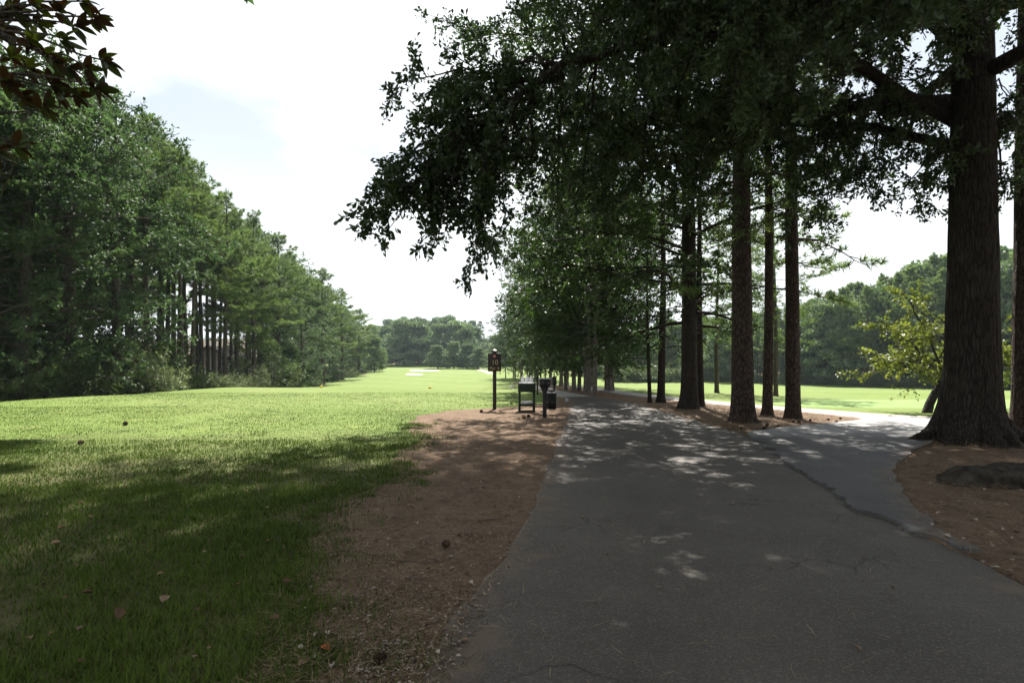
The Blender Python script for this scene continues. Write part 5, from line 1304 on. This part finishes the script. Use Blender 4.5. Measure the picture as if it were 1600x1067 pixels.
def twigm(l, r_, bend, fork=False):
    a = Acc(); pts = np.array([(-l / 2, 0, r_), (-l / 6, bend * 0.6, r_ * 1.4), (l / 6, bend, r_ * 1.2), (l / 2, bend * 0.2, r_ * 1.1)]); tube(a, pts, [r_, r_, r_ * 0.8, r_ * 0.4], 6)
    if fork: tube(a, [(l / 6, bend, r_ * 1.2), (l / 4, bend + l * 0.12, r_ * 2), (l / 3, bend + l * 0.2, r_ * 1.4)], [r_ * 0.7, r_ * 0.5, r_ * 0.3], 5)
    return a.mesh('twig', M['twig'], True)
twm = [twigm(0.24, 0.008, 0.02), twigm(0.14, 0.006, -0.015), twigm(0.34, 0.007, 0.03, True)]
for i, (px, py, s, rz, lab) in enumerate([(530, 867, 0.7, 0.1, 'short thick stick at the left of the near straw bed'), (578, 870, 1.0, -0.5, 'bent stick left of centre on the straw bed'), (652, 883, 0.9, -0.25, 'straight stick near the middle of the straw bed'), (765, 817, 1.0, 0.15, 'stick lying near the asphalt edge'), (650, 908, 1.1, 0.15, 'long dark stick in front of the straight stick'), (610, 980, 0.6, 1.0, 'small twig standing out at the bottom of the straw bed'), (1385, 936, 0.35, -0.4, 'tiny pale twig alone on the asphalt'), (430, 960, 0.8, 2.0, 'thin forked twig at the grass edge')]):
    drop(twm[i % 3], 'twig', lab, 'twig', px, py, s, 'sticks on the ground', 0.0, (0, 0, rz))
for k in range(90):
    px, py = rng.uniform(500, 830), 700 + 350 * rng.random()
    if px > np.interp(py, [700, 850, 1067], [850, 800, 720]) or px < np.interp(py, [690, 770, 1067], [650, 500, 475]): continue
    drop(twm[k % 3], 'twig', 'small broken twig among the needles of the left bed', 'twig', px, py, rng.uniform(0.25, 0.6), 'small twigs among the needles', 0.0, (0, 0, rng.uniform(0, 6)))
def cone_mesh():
    a = Acc(); lathe(a, [(0, -0.045), (0.02, -0.04), (0.026, -0.01), (0.02, 0.025), (0, 0.05)], 8)
    for i in range(40):
        t = i / 40; z = -0.04 + 0.085 * t; r_ = 0.036 * math.sin(min(1, t * 0.85 + 0.2) * math.pi) ** 0.7; an = i * 2.4
        c = np.array([r_ * math.cos(an), r_ * math.sin(an), z]); tdir = np.array([-math.sin(an), math.cos(an), 0]) * 0.011; o_ = np.array([math.cos(an), math.sin(an), 0.5]) * 0.014
        a.add([c * np.array([0.4, 0.4, 1]) - tdir * 0.6, c * np.array([0.4, 0.4, 1]) + tdir * 0.6, c + o_ + tdir, c + o_ - tdir], None, [(0, 1, 2, 3)])
    return a.mesh('pine_cone', M['cone'])
cm = cone_mesh()
for i, (px, py, lab) in enumerate([(826, 653, 'pine cone on the sunny straw left of the post box'), (819, 655, 'pine cone just left of the one by the post box'), (799, 632, 'dark pine cone at the grass edge behind the sunny straw'), (752, 645, 'pine cone beside the shadow of the tee sign'), (196, 665, 'dark pine cone out on the sunny lawn'), (126, 695, 'pine cone at the edge of the shade on the lawn'), (697, 858, 'pine cone in the middle of the near straw bed'), (593, 1040, 'pine cone at the bottom of the straw bed')]):
    drop(cm, 'pine_cone', lab, 'pine cone', px, py, 1.15 if py < 700 else 0.75, 'pine cones on the ground', 0.03, (1.4, rng.uniform(0, 3), rng.uniform(0, 6)))
for k in range(16):
    px, py = rng.uniform(1100, 1330), rng.uniform(655, 672)
    drop(cm, 'pine_cone', 'pine cone lying on the needle island by the trunks', 'pine cone', px, py, rng.uniform(0.6, 1.0), 'pine cones on the needle island', 0.03, (1.4, rng.uniform(0, 3), rng.uniform(0, 6)))

# ------------------------------------------------------------------ summer haze
lo = [min(v.co[i] for v in lawn.data.vertices) for i in range(3)]; hi_ = [max(v.co[i] for v in lawn.data.vertices) for i in range(3)]
a = Acc(); box(a, lo[0] - 4, hi_[0] + 4, lo[1] - 4, hi_[1] + 4, lo[2] - 1, 48)
hm = bpy.data.materials.new('summer_haze'); hm.use_nodes = True; ht = hm.node_tree; ht.nodes.clear()
ho = ht.nodes.new('ShaderNodeOutputMaterial'); pv = ht.nodes.new('ShaderNodeVolumePrincipled')
pv.inputs['Color'].default_value = (0.74, 0.88, 1.0, 1); pv.inputs['Density'].default_value = HAZE; pv.inputs['Anisotropy'].default_value = 0.3
ht.links.new(pv.outputs[0], ho.inputs['Volume'])
hb = a.obj('haze', hm); hb['kind'] = 'stuff'; tag(hb, 'thin pale summer haze over the whole course', 'haze')
